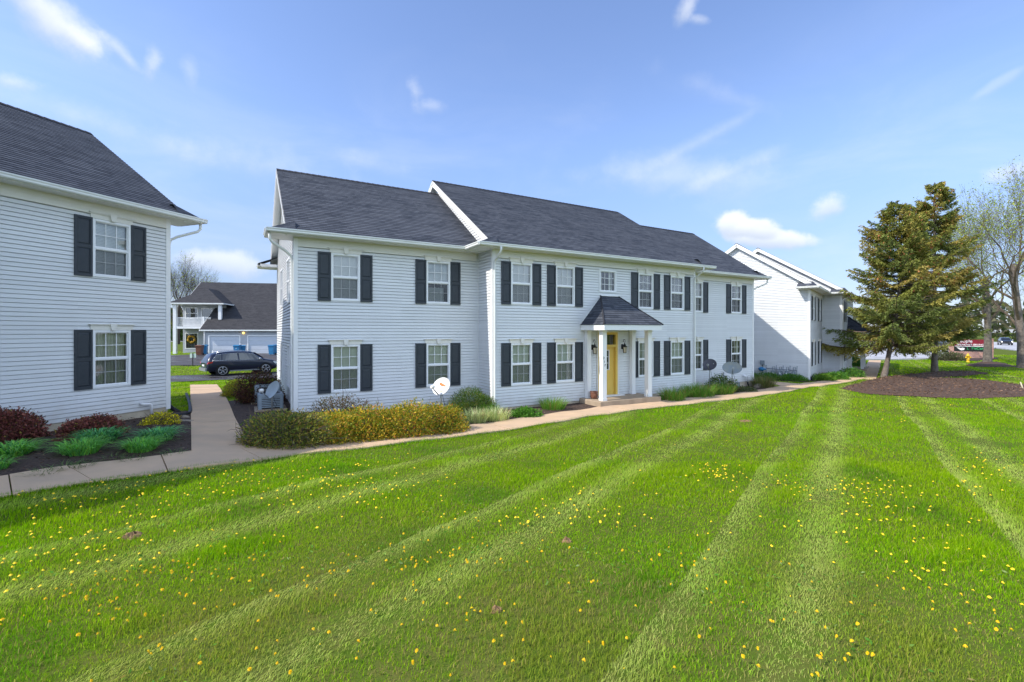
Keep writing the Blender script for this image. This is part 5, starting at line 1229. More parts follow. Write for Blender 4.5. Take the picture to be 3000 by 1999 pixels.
r.face([(-4.5, 9.2, 9.5), (17.3, 9.2, 9.5), (17.3, 18, 3.5), (-4.5, 18, 3.5)], 0, [(0, 0), (22, 0), (22, 10), (0, 10)])
# hipped balcony roof
ez = 6.2; A, B, C_, E_ = Vector((-4.5, 6.2, ez)), Vector((-4.5, 1.1, ez)), Vector((1.5, 1.1, ez)), Vector((1.5, 5.0, ez)); T1, T2 = Vector((-1.5, 4.2, 8.25)), Vector((-1.5, 7.6, 8.25))
def hipface(P, top):
    U = (P[1] - P[0]).normalized(); V2 = (top[0] - P[0]); V2 = (V2 - U * V2.dot(U)).normalized(); poly = [(0, 0), ((P[1] - P[0]).length, 0)] + [((q - P[0]).dot(U), (q - P[0]).dot(V2)) for q in reversed(top)]
    r.lap(P[0], U, V2, U.cross(V2), poly, .16, .012)
hipface((B, C_), [T1]); hipface((A, B), [T2, T1]); hipface((C_, E_), [T1, T2])
ro = r.build('roof', 'roof2', hb)
m = MB(); m.lathe([(.05, 0), (.05, .45)], 8, (12.2, 4.6, 6.3)); m.build('roof_vent', 'white', ro)
m = MB(); m.box(-.5, 17.3, yo - .03, yo + .09, zo - .16, zo - .01); m.build('gutter', 'gutter', hb)
m = MB(); m.box(-4.6, 1.6, 1.0, 1.12, ez - .15, ez + .0); m.box(-4.6, -4.48, 1.12, 6.2, ez - .15, ez); m.box(1.48, 1.6, 1.12, 4.6, ez - .15, ez); m.box(-4.48, 1.48, 1.12, 4.5, ez - .06, ez - .03); m.build('balcony_eave', 'gutter', hb)
def rake(x, y0, y1):
    m = MB(); P = lambda y, o: (zo + (y - yo) * pch + o)
    m.prism([(y0, P(y0, .0)), (y1, P(y1, .0)), (y1, P(y1, -.22)), (y0, P(y0, -.22))], lambda a_, c_, t_: (t_, a_, c_), x - .03, x); m.build('rake_board', 'white', hb)
rake(-.45, yo, 3.3); rake(-4.5, 5.4, 9.2)
for x0 in (.45, 4.75, 10):
    d = MB()
    for i in range(4): d.bbox(x0, x0 + 3.3, .06, .10, i * .54, i * .54 + .53, .01)
    d.build('garage_door', 'gdoor', hb)
    f = MB(); f.box(x0 - .12, x0, -.03, .06, 0, 2.28); f.box(x0 + 3.3, x0 + 3.42, -.03, .06, 0, 2.28); f.box(x0, x0 + 3.3, -.03, .06, 2.16, 2.28); f.build('garage_trim', 'white', hb)
m = MB(); m.tube([(-.0, -.4, 2.85), (-.0, -.08, 2.6), (-.05, -.06, 2.4), (-.05, -.06, .05)], .05, 6); m.build('downspout', 'white', hb)
MT['lit'] = emit_mat('lit_lamp', (1.0, .62, .16), 1.6)
m = MB(); m.lathe([(.0, .13), (.09, .1), (.13, 0), (.09, -.1), (0, -.13)], 12, (4.25, -.14, 2.55)); m.build('wall_lamp', 'lit', hb)
for x0, y0, z0 in ((-3.95, 1.45, 0), (1.05, 1.45, 4.2)):
    m = MB(); m.box(x0 - .17, x0 + .17, y0 - .17, y0 + .17, z0, ez - .15); m.build('balcony_post', 'white', hb)
m = MB(); m.box(-4.1, .2, 1.3, 3.6, 3.08, 3.36); m.build('balcony_floor', 'white', hb)
m = MB(); m.box(-3.78, .0, 1.40, 1.46, 4.36, 4.44); m.box(-3.78, .0, 1.41, 1.45, 3.46, 3.52); m.box(-.9, -.74, 1.36, 1.52, 3.36, 4.55)
xx = -3.70
while xx < -.05: m.box(xx, xx + .045, 1.415, 1.445, 3.52, 4.36); xx += .135
m.build('railing', 'white', hb)
def simple_window(b, x0, x1, y, z0, z1, bars=2, mid=True, f=.09):
    m = MB(); m.box(x0, x0 + f, y - .04, y + .05, z0, z1); m.box(x1 - f, x1, y - .04, y + .05, z0, z1); m.box(x0 + f, x1 - f, y - .04, y + .05, z0, z0 + f); m.box(x0 + f, x1 - f, y - .04, y + .05, z1 - f, z1)
    if mid: m.box(x0 + f, x1 - f, y - .02, y + .03, (z0 + z1) / 2 - .03, (z0 + z1) / 2 + .03)
    o = m.build('window', 'white', b); p = MB(); p.face([(x0 + f, y + .02, z0 + f), (x1 - f, y + .02, z0 + f), (x1 - f, y + .02, z1 - f), (x0 + f, y + .02, z1 - f)]); p.build('pane', 'glass', o)
    d = MB(); d.box(x0, x1, y + .3, y + .32, z0, z1); d.build('dark_room', 'dark', o); return o
simple_window(hb, -3.85, -2.35, 3.6, 4.3, 5.75); ow = simple_window(hb, -3.85, -2.35, 3.6, .55, 2.55, mid=False); simple_window(hb, -2.0, -.7, 3.6, 3.4, 5.7)
MT['wreath'] = mat('wreath', (.45, .27, .03), .9, .5, 12)
m = MB(); m.tube([(-3.1 + .38 * math.cos(q), 3.52, 1.75 + .38 * math.sin(q)) for q in [2 * math.pi * j / 24 for j in range(25)]], [.12 + .05 * math.sin(5 * j) for j in range(25)], 7); m.build('wreath', 'wreath', ow)
d = MB(); d.bbox(-1.35, -.5, 3.62, 3.68, 0, 2.3, .02); d.build('door', 'gdoor', hb)

# ------------------------------------------------------------------ wheelie bins, stop sign, lawn sign
MT['brownp'] = mat('brown_plastic', (.16, .065, .038), .5, .15, 5)
def bin_(label, x, y, rz, m_, mark=None, sc=1.0):
    z = g1(x, y) + .05; t = thing('wheelie_bin', label, 'bin', (x, y, z), rz, 'wheelie bins by the garages'); t.scale = (sc,) * 3
    b = MB(); P = [[(-.24, -.27), (.24, -.27), (.24, .25), (-.24, .25)], [(-.30, -.36), (.30, -.36), (.30, .34), (-.30, .34)]]
    lo_ = [(a, c, .06) for a, c in P[0]]; hi_ = [(a, c, 1.02) for a, c in P[1]]
    for i in range(4): j = (i + 1) % 4; b.face([lo_[i], lo_[j], hi_[j], hi_[i]])
    b.face(lo_[::-1]); b.box(-.33, .33, -.39, .37, .98, 1.03); b.box(-.12, .12, -.33, -.29, .40, .58); b.build('body', m_, t)
    l = MB(); l.prism([(-.40, 1.03), (.38, 1.03), (.44, 1.10), (.30, 1.16), (-.30, 1.13), (-.42, 1.08)], lambda a_, c_, t_: (t_, a_, c_), -.33, .33); l.build('lid', m_, t)
    h = MB(); h.tube([(-.28, .40, 1.0), (-.28, .46, 1.02), (.28, .46, 1.02), (.28, .40, 1.0)], .018, 6); h.build('handle', m_, t)
    for sx in (-1, 1): w_ = MB(); w_.tube([(sx * .24, .27, .12), (sx * .31, .27, .12)], .12, 12); w_.build('wheel', 'pipe', t)
    if mark: tm = text_mesh(mark, .22, .003); tm.materials.append(MT['white']); o = link('marking', tm, t, (0, -.345, .70)); o.rotation_euler = (R(90 - 5), 0, 0)
x, y = face_at(585, 53.3); bin_('brown wheelie bin beside the balcony post', x, y, TB, 'brownp', sc=1.0)
x, y = face_at(599, 54.6); bin_('blue wheelie bin half hidden by the brown one', x, y, TB + .2, 'blue', sc=1.0)
x, y = face_at(695, 54.4); bin_('blue wheelie bin with a white 8 between the garage doors', x, y, TB, 'blue', '8')
x, y = face_at(712, 55.4); bin_('darker blue wheelie bin tucked behind the one marked 8', x, y, TB + .3, 'blue', sc=.92)
x, y = face_at(797, 54.6); bin_('blue wheelie bin in front of the right garage post', x, y, TB - .1, 'blue')
x, y = face_at(811, 55.6); bin_('blue wheelie bin at the far right, behind its neighbour', x, y, TB, 'blue')
MT['red'] = mat('stop_red', (.50, .02, .025), .45, .1, 4)
X, Y = face_at(549.5, 138); zs_ = g1(X, Y); t = thing('stop_sign', 'red octagonal stop sign at the far street', 'road sign', (X, Y, zs_))
m = MB(); m.prism([(.48 * math.cos(R(22.5 + 45 * i)), .48 * math.sin(R(22.5 + 45 * i))) for i in range(8)], lambda a_, c_, t_: (a_, t_, c_ + 1.85), -.02, .02); o = m.build('panel', 'red', t)
tm = text_mesh('STOP', .32, .003); tm.materials.append(MT['white']); q = link('lettering', tm, o, (0, -.026, 1.74)); q.rotation_euler = (R(90), 0, 0)
m = MB(); m.tube([(0, .05, -.2), (0, .05, 2.2)], .05, 6); m.build('post', 'bark', t)
p = pg(565.5, 1072.5); t = thing('lawn_sign', 'small pale sign on a black post in the grass strip behind the car', 'sign', p, R(8))
m = MB(); m.bbox(-.25, .25, -.02, .0, .72, 1.10, .03); MT['signback'] = mat('sign_back', (.52, .62, .58), .5, .1, 5); m.build('panel', 'signback', t); m = MB(); m.box(-.03, .03, -.06, -.022, -.2, 1.12); m.build('post', 'black', t)

# ------------------------------------------------------------------ cars
MT['carblue'] = mat('car_paint_blue', (.006, .011, .030), .28, spec=.35, coat=.5); MT['carblack'] = mat('car_paint_black', (.012, .012, .015), .25, spec=.6, coat=1.0)
MT['carglass'] = mat('car_glass', (.012, .016, .020), .06, spec=.9, coat=.6); MT['tyre'] = mat('tyre', (.014, .014, .014), .85); MT['rim'] = mat('alloy', (.50, .50, .50), .3, metal=.8)
MT['tail'] = mat('tail_lamp', (.45, .012, .012), .2, spec=.8); MT['head'] = mat('head_lamp', (.70, .74, .78), .12, spec=.9); MT['chrome'] = mat('chrome', (.75, .76, .78), .15, metal=.9); MT['trimg'] = mat('bumper_grey', (.20, .21, .22), .4); MT['plate'] = mat('plate', (.72, .74, .76), .5)
MT['headlit'] = emit_mat('head_lamp_lit', (1, .95, .85), 1.3)
def suv(name, label, x, y, rz, paint, lit=False, sc=1.0, z=None, light_tail=True):
    z0 = (g1(x, y) + .05) if z is None else z; t = thing(name, label, 'car', (x, y, z0), rz, None); t.scale = (sc,) * 3
    # stations along x: front +; (x, z_low, z_belt, z_top, half width low, belt, top)
    st = [(-2.32, .52, .86, .88, .62, .70, .66), (-2.28, .36, .95, 1.02, .80, .84, .74), (-2.18, .32, 1.02, 1.24, .88, .90, .70), (-1.98, .30, 1.05, 1.50, .92, .92, .66), (-1.55, .27, 1.05, 1.60, .935, .935, .66), (-.8, .26, 1.03, 1.655, .94, .94, .68), (0, .26, 1.01, 1.65, .94, .935, .68),
          (.55, .26, 1.0, 1.60, .94, .93, .66), (.95, .26, .99, 1.42, .94, .92, .66), (1.35, .26, .99, 1.10, .94, .90, .74), (1.55, .26, .985, 1.03, .935, .89, .78), (1.95, .28, .93, .97, .92, .85, .72), (2.18, .32, .84, .88, .86, .78, .62), (2.32, .40, .70, .76, .74, .66, .52)]
    b = MB(); rings = []
    for X, zl_, zb_, zt_, wl0, wb, wt in st:
        zm = zl_ + (zb_ - zl_) * .55
        half = [(0, zl_), (wl0 * .86, zl_), (wl0 * .97, zl_ + .06), (max(wl0, wb) * 1.0, zm), (wb * .985, zb_ - .06), (wb * .955, zb_), (wt + (wb * .955 - wt) * .12, zt_ - .10 * min(1, (zt_ - zb_) / .3)), (wt * .88, zt_ - .015), (wt * .5, zt_ + .012), (0, zt_ + .016)]
        rings.append([(X, -a, c) for a, c in half] + [(X, a, c) for a, c in half[-2:0:-1]])
    n = len(rings[0]); base = len(b.v)
    for r in rings: b.v += r
    for i in range(len(rings) - 1):
        for j in range(n): j2 = (j + 1) % n; b.f.append((base + i * n + j, base + i * n + j2, base + (i + 1) * n + j2, base + (i + 1) * n + j)); b.m.append(0); b.uv.append(None); b.sm.append(True)
    b.face(rings[0][::-1]); b.face(rings[-1]); body = b.build('body', paint, t)
    # side glass on the sloping flank between belt and roof
    def flank(X, f, sg, o=.010):
        for i in range(len(st) - 1):
            if st[i][0] <= X <= st[i + 1][0]:
                k_ = (X - st[i][0]) / (st[i + 1][0] - st[i][0]); q = [u_ + (w_ - u_) * k_ for u_, w_ in zip(st[i], st[i + 1])]
                a0, c0 = q[5] * .955, q[2]; a1, c1 = q[6] + (q[5] * .955 - q[6]) * .12, q[3] - .10 * min(1, (q[3] - q[2]) / .3); return (X, sg * (a0 + (a1 - a0) * f + o), c0 + (c1 - c0) * f + .004)
    for sg in (-1, 1):
        for X0, X1, tx0, tx1 in ((-2.0, -1.48, -1.72, -1.42), (-1.40, -.42, -1.36, -.44), (-.32, 1.14, -.34, .62)):
            g = MB(); K = 6
            lowp = [flank(X0 + (X1 - X0) * i / K, .08, sg) for i in range(K + 1)]; top = [flank(tx0 + (tx1 - tx0) * i / K, .93, sg) for i in range(K + 1)]
            for i in range(K): g.face([lowp[i], lowp[i + 1], top[i + 1], top[i]])
            g.build('side_window', 'carglass', body)
        c = MB(); c.tube([flank(-2.02, .05, sg, .014), flank(-1.0, .03, sg, .014), flank(0, .03, sg, .014), flank(1.22, .05, sg, .014)], .011, 5); c.tube([flank(-2.02, .05, sg, .014), flank(-1.72, .97, sg, .014), flank(-1.0, .985, sg, .014), flank(.1, .985, sg, .014), flank(.64, .97, sg, .014), flank(1.22, .05, sg, .014)], .010, 5); c.build('window_trim', 'chrome', body)
        m = MB(); m.tube([(1.02, sg * .92, 1.05), (1.0, sg * 1.02, 1.10), (.96, sg * 1.10, 1.11), (.95, sg * 1.13, 1.10)], [.04, .075, .08, .05], 8); m.build('mirror', 'chrome', body)
        for X in (-.62, .42): h = MB(); h.box(X - .11, X + .11, sg * .945 - .012, sg * .945 + .012, .88, .91); h.build('door_handle', paint, body)
        s_ = MB(); s_.box(-.95, .98, sg * .945 - .015, sg * .945 + .008, .27, .36); s_.build('sill_trim', 'trimg', body)
        r = MB(); r.tube([(-1.7, sg * .60, 1.60), (-.8, sg * .62, 1.69), (.3, sg * .62, 1.68)], .018, 6); r.build('roof_rail', 'chrome', body)
        l = MB(); l.prism([(-2.31, .84), (-2.02, .90), (-1.97, 1.0), (-2.24, .98)], lambda a_, c_, t_: (a_, t_, c_), sg * .70, sg * .925); l.build('tail_light', 'tail', t)
        l = MB(); l.prism([(2.27, .66), (2.10, .68), (1.93, .84), (2.08, .86), (2.24, .80)], lambda a_, c_, t_: (a_, t_, c_), sg * .50, sg * .875); l.build('headlight', 'headlit' if lit else 'head', t)
        for X in (-1.40, 1.41):
            a = MB(); a.tube([(X, sg * .80, .37), (X, sg * .952, .37)], .43, 24); a.build('wheel_arch', 'tyre', t)
            w_ = MB(); w_.tube([(X, sg * .74, .36), (X, sg * .76, .36), (X, sg * .955, .36), (X, sg * .972, .36)], [.33, .36, .36, .33], 28); wo = w_.build('wheel', 'tyre', t)
            rm = MB(); rm.tube([(X + .27 * math.cos(q), sg * .974, .36 + .27 * math.sin(q)) for q in [2 * math.pi * j / 28 for j in range(29)]], .022, 6, caps=False)
            for j in range(5):
                for e in (-.14, .14):
                    q = 2 * math.pi * j / 5 + .3; rm.tube([(X + .05 * math.cos(q), sg * .985, .36 + .05 * math.sin(q)), (X + .265 * math.cos(q + e), sg * .980, .36 + .265 * math.sin(q + e))], [.02, .016], 5)
            rm.tube([(X, sg * .97, .36), (X, sg * .992, .36)], .05, 12); rm.build('rim', 'rim', wo)
    g = MB(); g.face([(-2.235, -.60, 1.06), (-2.235, .60, 1.06), (-2.03, .56, 1.42), (-2.03, -.56, 1.42)]); g.build('rear_window', 'carglass', body)
    g = MB(); g.face([(1.36, -.70, 1.13), (.78, -.62, 1.545), (.78, .62, 1.545), (1.36, .70, 1.13)]); g.build('windscreen', 'carglass', body)
    g = MB(); g.box(-2.40, -2.30, -.78, .78, .34, .55); g.build('rear_bumper', 'trimg', t); g = MB(); g.box(2.29, 2.335, -.36, .36, .42, .72); g.build('grille', 'pipe', t); g = MB(); g.box(-2.345, -2.325, -.26, .26, .66, .78); g.build('number_plate', 'plate', t)
    return t
a = pg(652, 1104); b = pg(778.4, 1097.5); hd = math.atan2(b.y - a.y, b.x - a.x); c = (Vector(a) + Vector(b)) / 2; nv = Vector((-math.sin(hd), math.cos(hd), 0)) * .95
suv('parked_car', 'dark blue estate SUV parked on the driveway between the buildings', c.x + nv.x, c.y + nv.y, hd, 'carblue', sc=max(.9, min(1.1, (Vector(b) - Vector(a)).length / 2.81)))
a = pg(2712, 1034); suv('parked_car', 'dark car in the lot seen in pieces behind the spruce trunks', a.x + 1.9, a.y + .3, R(-14), 'carblack', sc=1.15)
X, Y = face_at(2944, 104); suv('passing_car', 'distant car with lit headlights coming up the road', X, Y, math.atan2(-Y, -X) + .15, 'carblack', lit=True)
del a, b, c

# ------------------------------------------------------------------ brick sign and hydrant
MT['brick'] = bpy.data.materials.new('brick'); MT['brick'].use_nodes = True; _nt = MT['brick'].node_tree; _b = _nt.nodes['Principled BSDF']
_t = _nt.nodes.new('ShaderNodeTexCoord'); _m = _nt.nodes.new('ShaderNodeMapping'); _m.inputs['Rotation'].default_value = (R(90), 0, 0); _nt.links.new(_t.outputs['Object'], _m.inputs[0]); _k = _nt.nodes.new('ShaderNodeTexBrick'); _nt.links.new(_m.outputs[0], _k.inputs['Vector'])
_k.inputs['Color1'].default_value = (.30, .10, .07, 1); _k.inputs['Color2'].default_value = (.40, .17, .11, 1); _k.inputs['Mortar'].default_value = (.45, .40, .36, 1); _k.inputs['Scale'].default_value = 1; _k.inputs['Brick Width'].default_value = .24; _k.inputs['Row Height'].default_value = .085; _k.inputs['Mortar Size'].default_value = .012
_nt.links.new(_k.outputs[0], _b.inputs['Base Color']); _b.inputs['Roughness'].default_value = .9
a = pg(2843, 1050); t = thing('brick_sign', 'brick monument sign with a red panel and a dark panel of green letters', 'sign', (a.x, a.y, a.z), R(-34)); t.scale = (.8, .8, .78)
m = MB(); m.box(-2.4, 2.4, -.25, .25, -.3, 1.02); m.build('base', 'brick', t)
m = MB(); m.box(-2.4, -1.85, -.32, .32, 1.02, 2.9); m.box(-2.45, -1.8, -.36, .36, 2.9, 3.0); m.build('pillar', 'brick', t)
m = MB(); m.box(1.95, 2.4, -.32, .32, 1.02, 2.9); m.box(1.9, 2.45, -.36, .36, 2.9, 3.0); m.build('pillar', 'brick', t)
MT['maroon'] = mat('maroon_panel', (.20, .012, .025), .5); MT['blackp'] = mat('black_panel', (.014, .018, .016), .4); MT['greenl'] = mat('green_letters', (.05, .42, .14), .5)
m = MB(); m.box(-1.85, 1.95, -.12, .12, 1.86, 2.85); p1_ = m.build('upper_panel', 'maroon', t); m = MB(); m.box(-1.85, 1.95, -.14, .14, 1.78, 1.86); m.build('divider', 'white', t)
m = MB(); m.box(-1.85, 1.95, -.12, .12, 1.02, 1.78); p2_ = m.build('lower_panel', 'blackp', t)
for s_, sz, xx, zz, mm, pp in (('people', .62, -.65, 2.40, 'white', p1_), ('BREAKFAST-BRUNCH', .33, .05, 1.96, 'white', p1_), ('FitCamp', .50, .95, 1.34, 'greenl', p2_), ('L', .5, -.30, 1.34, 'greenl', p2_)):
    tm = text_mesh(s_, sz, .01, .006); tm.materials.append(MT[mm]); o = link('lettering', tm, pp, (xx, -.135, zz)); o.rotation_euler = (R(90), 0, 0)
m = MB(); m.prism([(-1.2, 1.30), (-1.0, 1.18), (-.72, 1.25), (-.62, 1.52), (-.85, 1.62), (-1.05, 1.55), (-1.55, 1.66)], lambda a_, c_, t_: (a_, t_, c_), -.14, -.12); m.build('emblem', 'white', p2_)
MT['hyd'] = mat('hydrant_yellow', (.72, .46, .02), .45, .15, 5)
a = pg(2836, 1062); t = thing('fire_hydrant', 'yellow fire hydrant on the grass before the brick sign', 'fire hydrant', a, R(10))
m = MB(); m.lathe([(.17, 0), (.17, .05), (.12, .06), (.11, .26), (.15, .28), (.15, .32), (.115, .34), (.125, .62), (.16, .64), (.165, .68), (.13, .72), (.10, .82), (.05, .88), (.04, .94), (0, .95)], 16); m.build('body', 'hyd', t)
for k_, (dx, dy) in enumerate(((1, 0), (-1, 0), (0, -1))): m = MB(); m.tube([(dx * .08, dy * .08, .52), (dx * .20, dy * .20, .52), (dx * .205, dy * .205, .52), (dx * .27, dy * .27, .52)], [.06, .06, .085, .08], 12); m.build('nozzle', 'hyd', t)
MT['stake'] = mat('stake', (.62, .55, .38), .8, .2, 6)
a = pg(3002, 1147); m = MB(); m.tube([(a.x, a.y, a.z - .1), (a.x - .22, a.y, a.z + .48)], .03, 6); tag(m.build('stake', 'stake'), 'pale leaning stake at the edge of the wood chip bed', 'stake')
gx = 'shrubs in front of the brick sign'
for i, (px, py, rx, lab) in enumerate(((2762, 1056, 1.5, 'grey green low shrub left of the hydrant'), (2795, 1056, 1.4, 'dark green low shrub just left of the hydrant'))):
    x, y = at(px, py); shrub('low_shrub', lab, x, y, rx, .8, .95, [(.12, .13, .07, 3), (.09, .12, .04, 3), (.18, .15, .12, 1)], 1500, .16, .4, gx, 160 + i, 10, 30)
# pale far house left of the back house
X, Y = face_at(528, 178); t = thing('far_house', 'grey roofed house glimpsed among the bare trees at the left', 'house', (X, Y, 0), R(15))
m = MB(); m.box(-6, 6, 0, 8, 0, 5.2); m.build('wall', 'siding2', t); m = MB(); m.prism([(-.6, 5.2), (8.6, 5.2), (4, 9)], lambda a_, c_, t_: (t_, a_, c_), -6.5, 6.5); m.build('roof', 'roof2', t)
for xx in (-4, -1, 2.5): m = MB(); m.box(xx, xx + 1.4, -.06, -.01, 3.2, 4.6); m.build('window', 'carglass', t)

# ------------------------------------------------------------------ lawn
def poly2(P): return [(float(p[0]), float(p[1])) for p in P]
FP = lambda O, T, pts: [tuple(loc_(O, T, a, b)) for a, b in pts]
NO = [poly2(edge + edge2[::-1]), poly2(WLn + WRn[::-1]), poly2(BLn + BRn[::-1]), poly2(CLn + CRn[::-1]), poly2(bed_main), poly2(bed_left), poly2(bed_big), poly2(bed_t3), poly2(bed_sign), poly2(bed_r), poly2(bed_r2), poly2(drive), poly2(court), poly2(lot), poly2(street),
      FP(OM, TM, [(-WW, WD), (0, WD), (0, 0), (WC, 0), (WC, WD), (WC + WW, WD), (WC + WW, 9.9), (-WW, 9.9)]), FP(OM, TM, [(3.9, -1.4), (7.3, -1.4), (7.3, .2), (3.9, .2)]), FP(OL, TL, [(0, 0), (WC, 0), (WC, WD), (WC + WW, WD), (WC + WW, 10), (0, 10)]), FP(OR, TR, [(-WW, WD), (0, WD), (0, 0), (WC, 0), (WC, 10), (-WW, 10)])]
def on_lawn(x, y):
    k_ = np.ones(len(x), bool)
    for P in NO:
        a = np.array(P); bb = (x >= a[:, 0].min()) & (x <= a[:, 0].max()) & (y >= a[:, 1].min()) & (y <= a[:, 1].max()) & k_
        i = np.nonzero(bb)[0]
        if len(i): k_[i[inside(P, x[i], y[i])]] = False
    return k_
def vnoise(x, y, s_, seed):
    r = np.random.default_rng(seed); o = np.zeros(len(x))
    for _ in range(7): a = r.uniform(0, 6.28); f = s_ * r.uniform(.6, 1.7); o += np.sin((x * math.cos(a) + y * math.sin(a)) * f + r.uniform(0, 6.28))
    return o / 2.6
DS = np.array([(2500 - 1500) / F, 1.0]); DS /= np.linalg.norm(DS)         # mowing direction
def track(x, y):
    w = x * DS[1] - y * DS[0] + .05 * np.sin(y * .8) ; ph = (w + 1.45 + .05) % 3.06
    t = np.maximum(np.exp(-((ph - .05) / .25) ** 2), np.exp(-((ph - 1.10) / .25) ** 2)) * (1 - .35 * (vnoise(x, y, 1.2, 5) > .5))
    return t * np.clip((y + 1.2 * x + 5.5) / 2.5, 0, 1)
def zone(r0, r1, dens, h, w, seed, two=False, x0=-1.16, x1=1.16):
    rng = np.random.default_rng(seed); A = (r1 ** 2 - r0 ** 2) / 2 * (x1 - x0); n = int(A * dens)
    Y = np.sqrt(rng.random(n) * (r1 ** 2 - r0 ** 2) + r0 ** 2); X = Y * rng.uniform(x0, x1, n); m = on_lawn(X, Y)
    X, Y = X[m], Y[m]; th = vnoise(X, Y, 2.2, 2)
    near = np.clip((7.5 - np.hypot(X, Y)) / 4, 0, 1) if r0 < 8 else np.zeros(len(X))
    keep = rng.random(len(X)) < np.clip(1 - .5 * near * (th > .15), .3, 1); X, Y, th, near = X[keep], Y[keep], th[keep], near[keep]
    n = len(X); Z = gz(X, Y); tk = track(X, Y)
    big = vnoise(X, Y, 1.1, 8); tuft = np.clip(vnoise(X, Y, 3.6, 9) - .75, 0, 1)
    H = h * rng.uniform(.55, 1.35, n) * (1 + .22 * big + 1.1 * tuft) * (1 - .25 * tk) * (1 - .25 * near); H = np.maximum(H, .018)
    a = rng.uniform(0, 6.283, n); ln = rng.uniform(.15, .75, n) * (1 + .4 * tk); lx, ly = np.cos(a) * ln, np.sin(a) * ln
    lx += tk * DS[0] * 1.05 + .10; ly += tk * DS[1] * 1.05 + .10
    s = rng.uniform(0, 6.283, n); sx, sy = np.cos(s) * w / 2, np.sin(s) * w / 2; sc = rng.uniform(.7, 1.3, n); sx, sy = sx * sc, sy * sc
    B = np.stack([X, Y, Z - .008], 1); S = np.stack([sx, sy, 0 * sx], 1); D1 = np.stack([lx * .28 * H, ly * .28 * H, H * .62], 1); D2 = np.stack([lx * H, ly * H, H * (1 - .14 * ln - .22 * tk)], 1)
    pal = np.array([(.195, .395, .006), (.26, .465, .008), (.135, .305, .008), (.34, .465, .014)]); ix = rng.choice(4, n, p=[.36, .28, .22, .14]); C = pal[ix]
    yel = np.clip(.5 + .45 * vnoise(X, Y, .55, 12) + .25 * th, 0, 1)[:, None]; C = C * (1 - .40 * yel) + np.array([(.29, .37, .010)]) * .40 * yel
    dk = np.clip(vnoise(X, Y, 2.9, 21) - .45, 0, 1)[:, None] * .55; C = C * (1 - dk) + np.array([(.065, .205, .018)]) * dk
    straw = rng.random(n) < (.06 + .34 * near * np.clip(.5 + th, 0, 1) + .08 * tk); C[straw] = np.array([(.42, .36, .12)]) * rng.uniform(.6, 1.2, (straw.sum(), 1))
    br = np.clip(near * (.35 + .5 * vnoise(X, Y, 1.5, 44)), 0, .55)[:, None]; C = C * (1 - br) + np.array([(.31, .27, .07)]) * br
    C = C * (1 - .52 * tk[:, None]) + np.array([(.54, .60, .19)]) * .52 * tk[:, None]  # wheel tracks: pale sheen of leaning blades mixed into their colour, plus clippings
    C = C * rng.uniform(.7, 1.3, (n, 1))
    if two:
        V = np.stack([B - S, B + S, B + D1 - S * .8, B + D1 + S * .8, B + D2], 1).reshape(-1, 3); i = np.arange(n)[:, None] * 5
        return V, [i + np.array([[0, 1, 3, 2]]), i + np.array([[2, 3, 4]])], np.repeat(C, 5, 0)
    V = np.stack([B - S, B + S, B + D2], 1).reshape(-1, 3); i = np.arange(n)[:, None] * 3
    return V, [i + np.array([[0, 1, 2]])], np.repeat(C, 3, 0)
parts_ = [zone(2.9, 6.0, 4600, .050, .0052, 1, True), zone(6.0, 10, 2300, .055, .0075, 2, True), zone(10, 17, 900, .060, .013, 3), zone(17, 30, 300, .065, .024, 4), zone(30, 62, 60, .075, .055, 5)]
Vs, Fs, Cs, o_ = [], [], [], 0
for V, Fl, C in parts_:
    Fs += [f + o_ for f in Fl]; Vs.append(V); Cs.append(C); o_ += len(V)
# longer blades leaning over the edge of the walk
rng = np.random.default_rng(71); el = np.array([(p.x, p.y) for p in edge]); n = 16000; i = rng.integers(len(el) - 1, size=n); f = rng.random((n, 1)); q = el[i] * (1 - f) + el[i + 1] * f; t_ = nrm(el[i + 1] - el[i]); nn = np.stack([-t_[:, 1], t_[:, 0]], 1)
q = q - nn * np.abs(rng.normal(size=(n, 1))) * .05 + nn * .02 * (1 + np.sin(i * .9) + np.sin(i * .37))[:, None]; H = rng.uniform(.05, .12, n)
B = np.stack([q[:, 0], q[:, 1], gz(q[:, 0], q[:, 1])], 1); ln = rng.uniform(.1, 1.1, (n, 1)); D = np.concatenate([nn * ln * H[:, None] + rng.normal(size=(n, 2)) * .02, (H * .8)[:, None]], 1); a = rng.uniform(0, 6.28, n); S = np.stack([np.cos(a), np.sin(a), 0 * a], 1) * .005
V = np.stack([B - S, B + S, B + D], 1).reshape(-1, 3); j = np.arange(n)[:, None] * 3; C = np.repeat(pick(rng, n, [(.13, .27, .01, 3), (.19, .33, .012, 2), (.10, .22, .01, 2)]), 3, 0); Fs.append(j + np.array([[0, 1, 2]]) + o_); Vs.append(V); Cs.append(C); o_ += len(V)
# broad weed leaves and clover lying among the blades
rng = np.random.default_rng(31); n = 15000; Y = np.sqrt(rng.random(n) * (12 ** 2 - 3.0 ** 2) + 9); X = Y * rng.uniform(-1.12, 1.12, n); k_ = on_lawn(X, Y) & (vnoise(X, Y, 1.9, 33) > .15); X, Y = X[k_], Y[k_]; n = len(X)
P = np.stack([X, Y, gz(X, Y) + rng.uniform(.012, .035, n)], 1); a = rng.uniform(0, 6.28, n)
V, Fq, C = leaf_quads(P, np.stack([np.cos(a), np.sin(a), rng.uniform(.1, .7, n)], 1), rng.uniform(.018, .055, n), .38, pick(rng, n, [(.11, .27, .04, 3), (.18, .32, .07, 2), (.28, .36, .14, 1), (.34, .28, .11, .6)]), rng)
Fs.append(Fq + o_); Vs.append(V); Cs.append(C); o_ += len(V)
gr = npmesh('grass', np.concatenate(Vs), Fs, 'grass', np.concatenate(Cs))
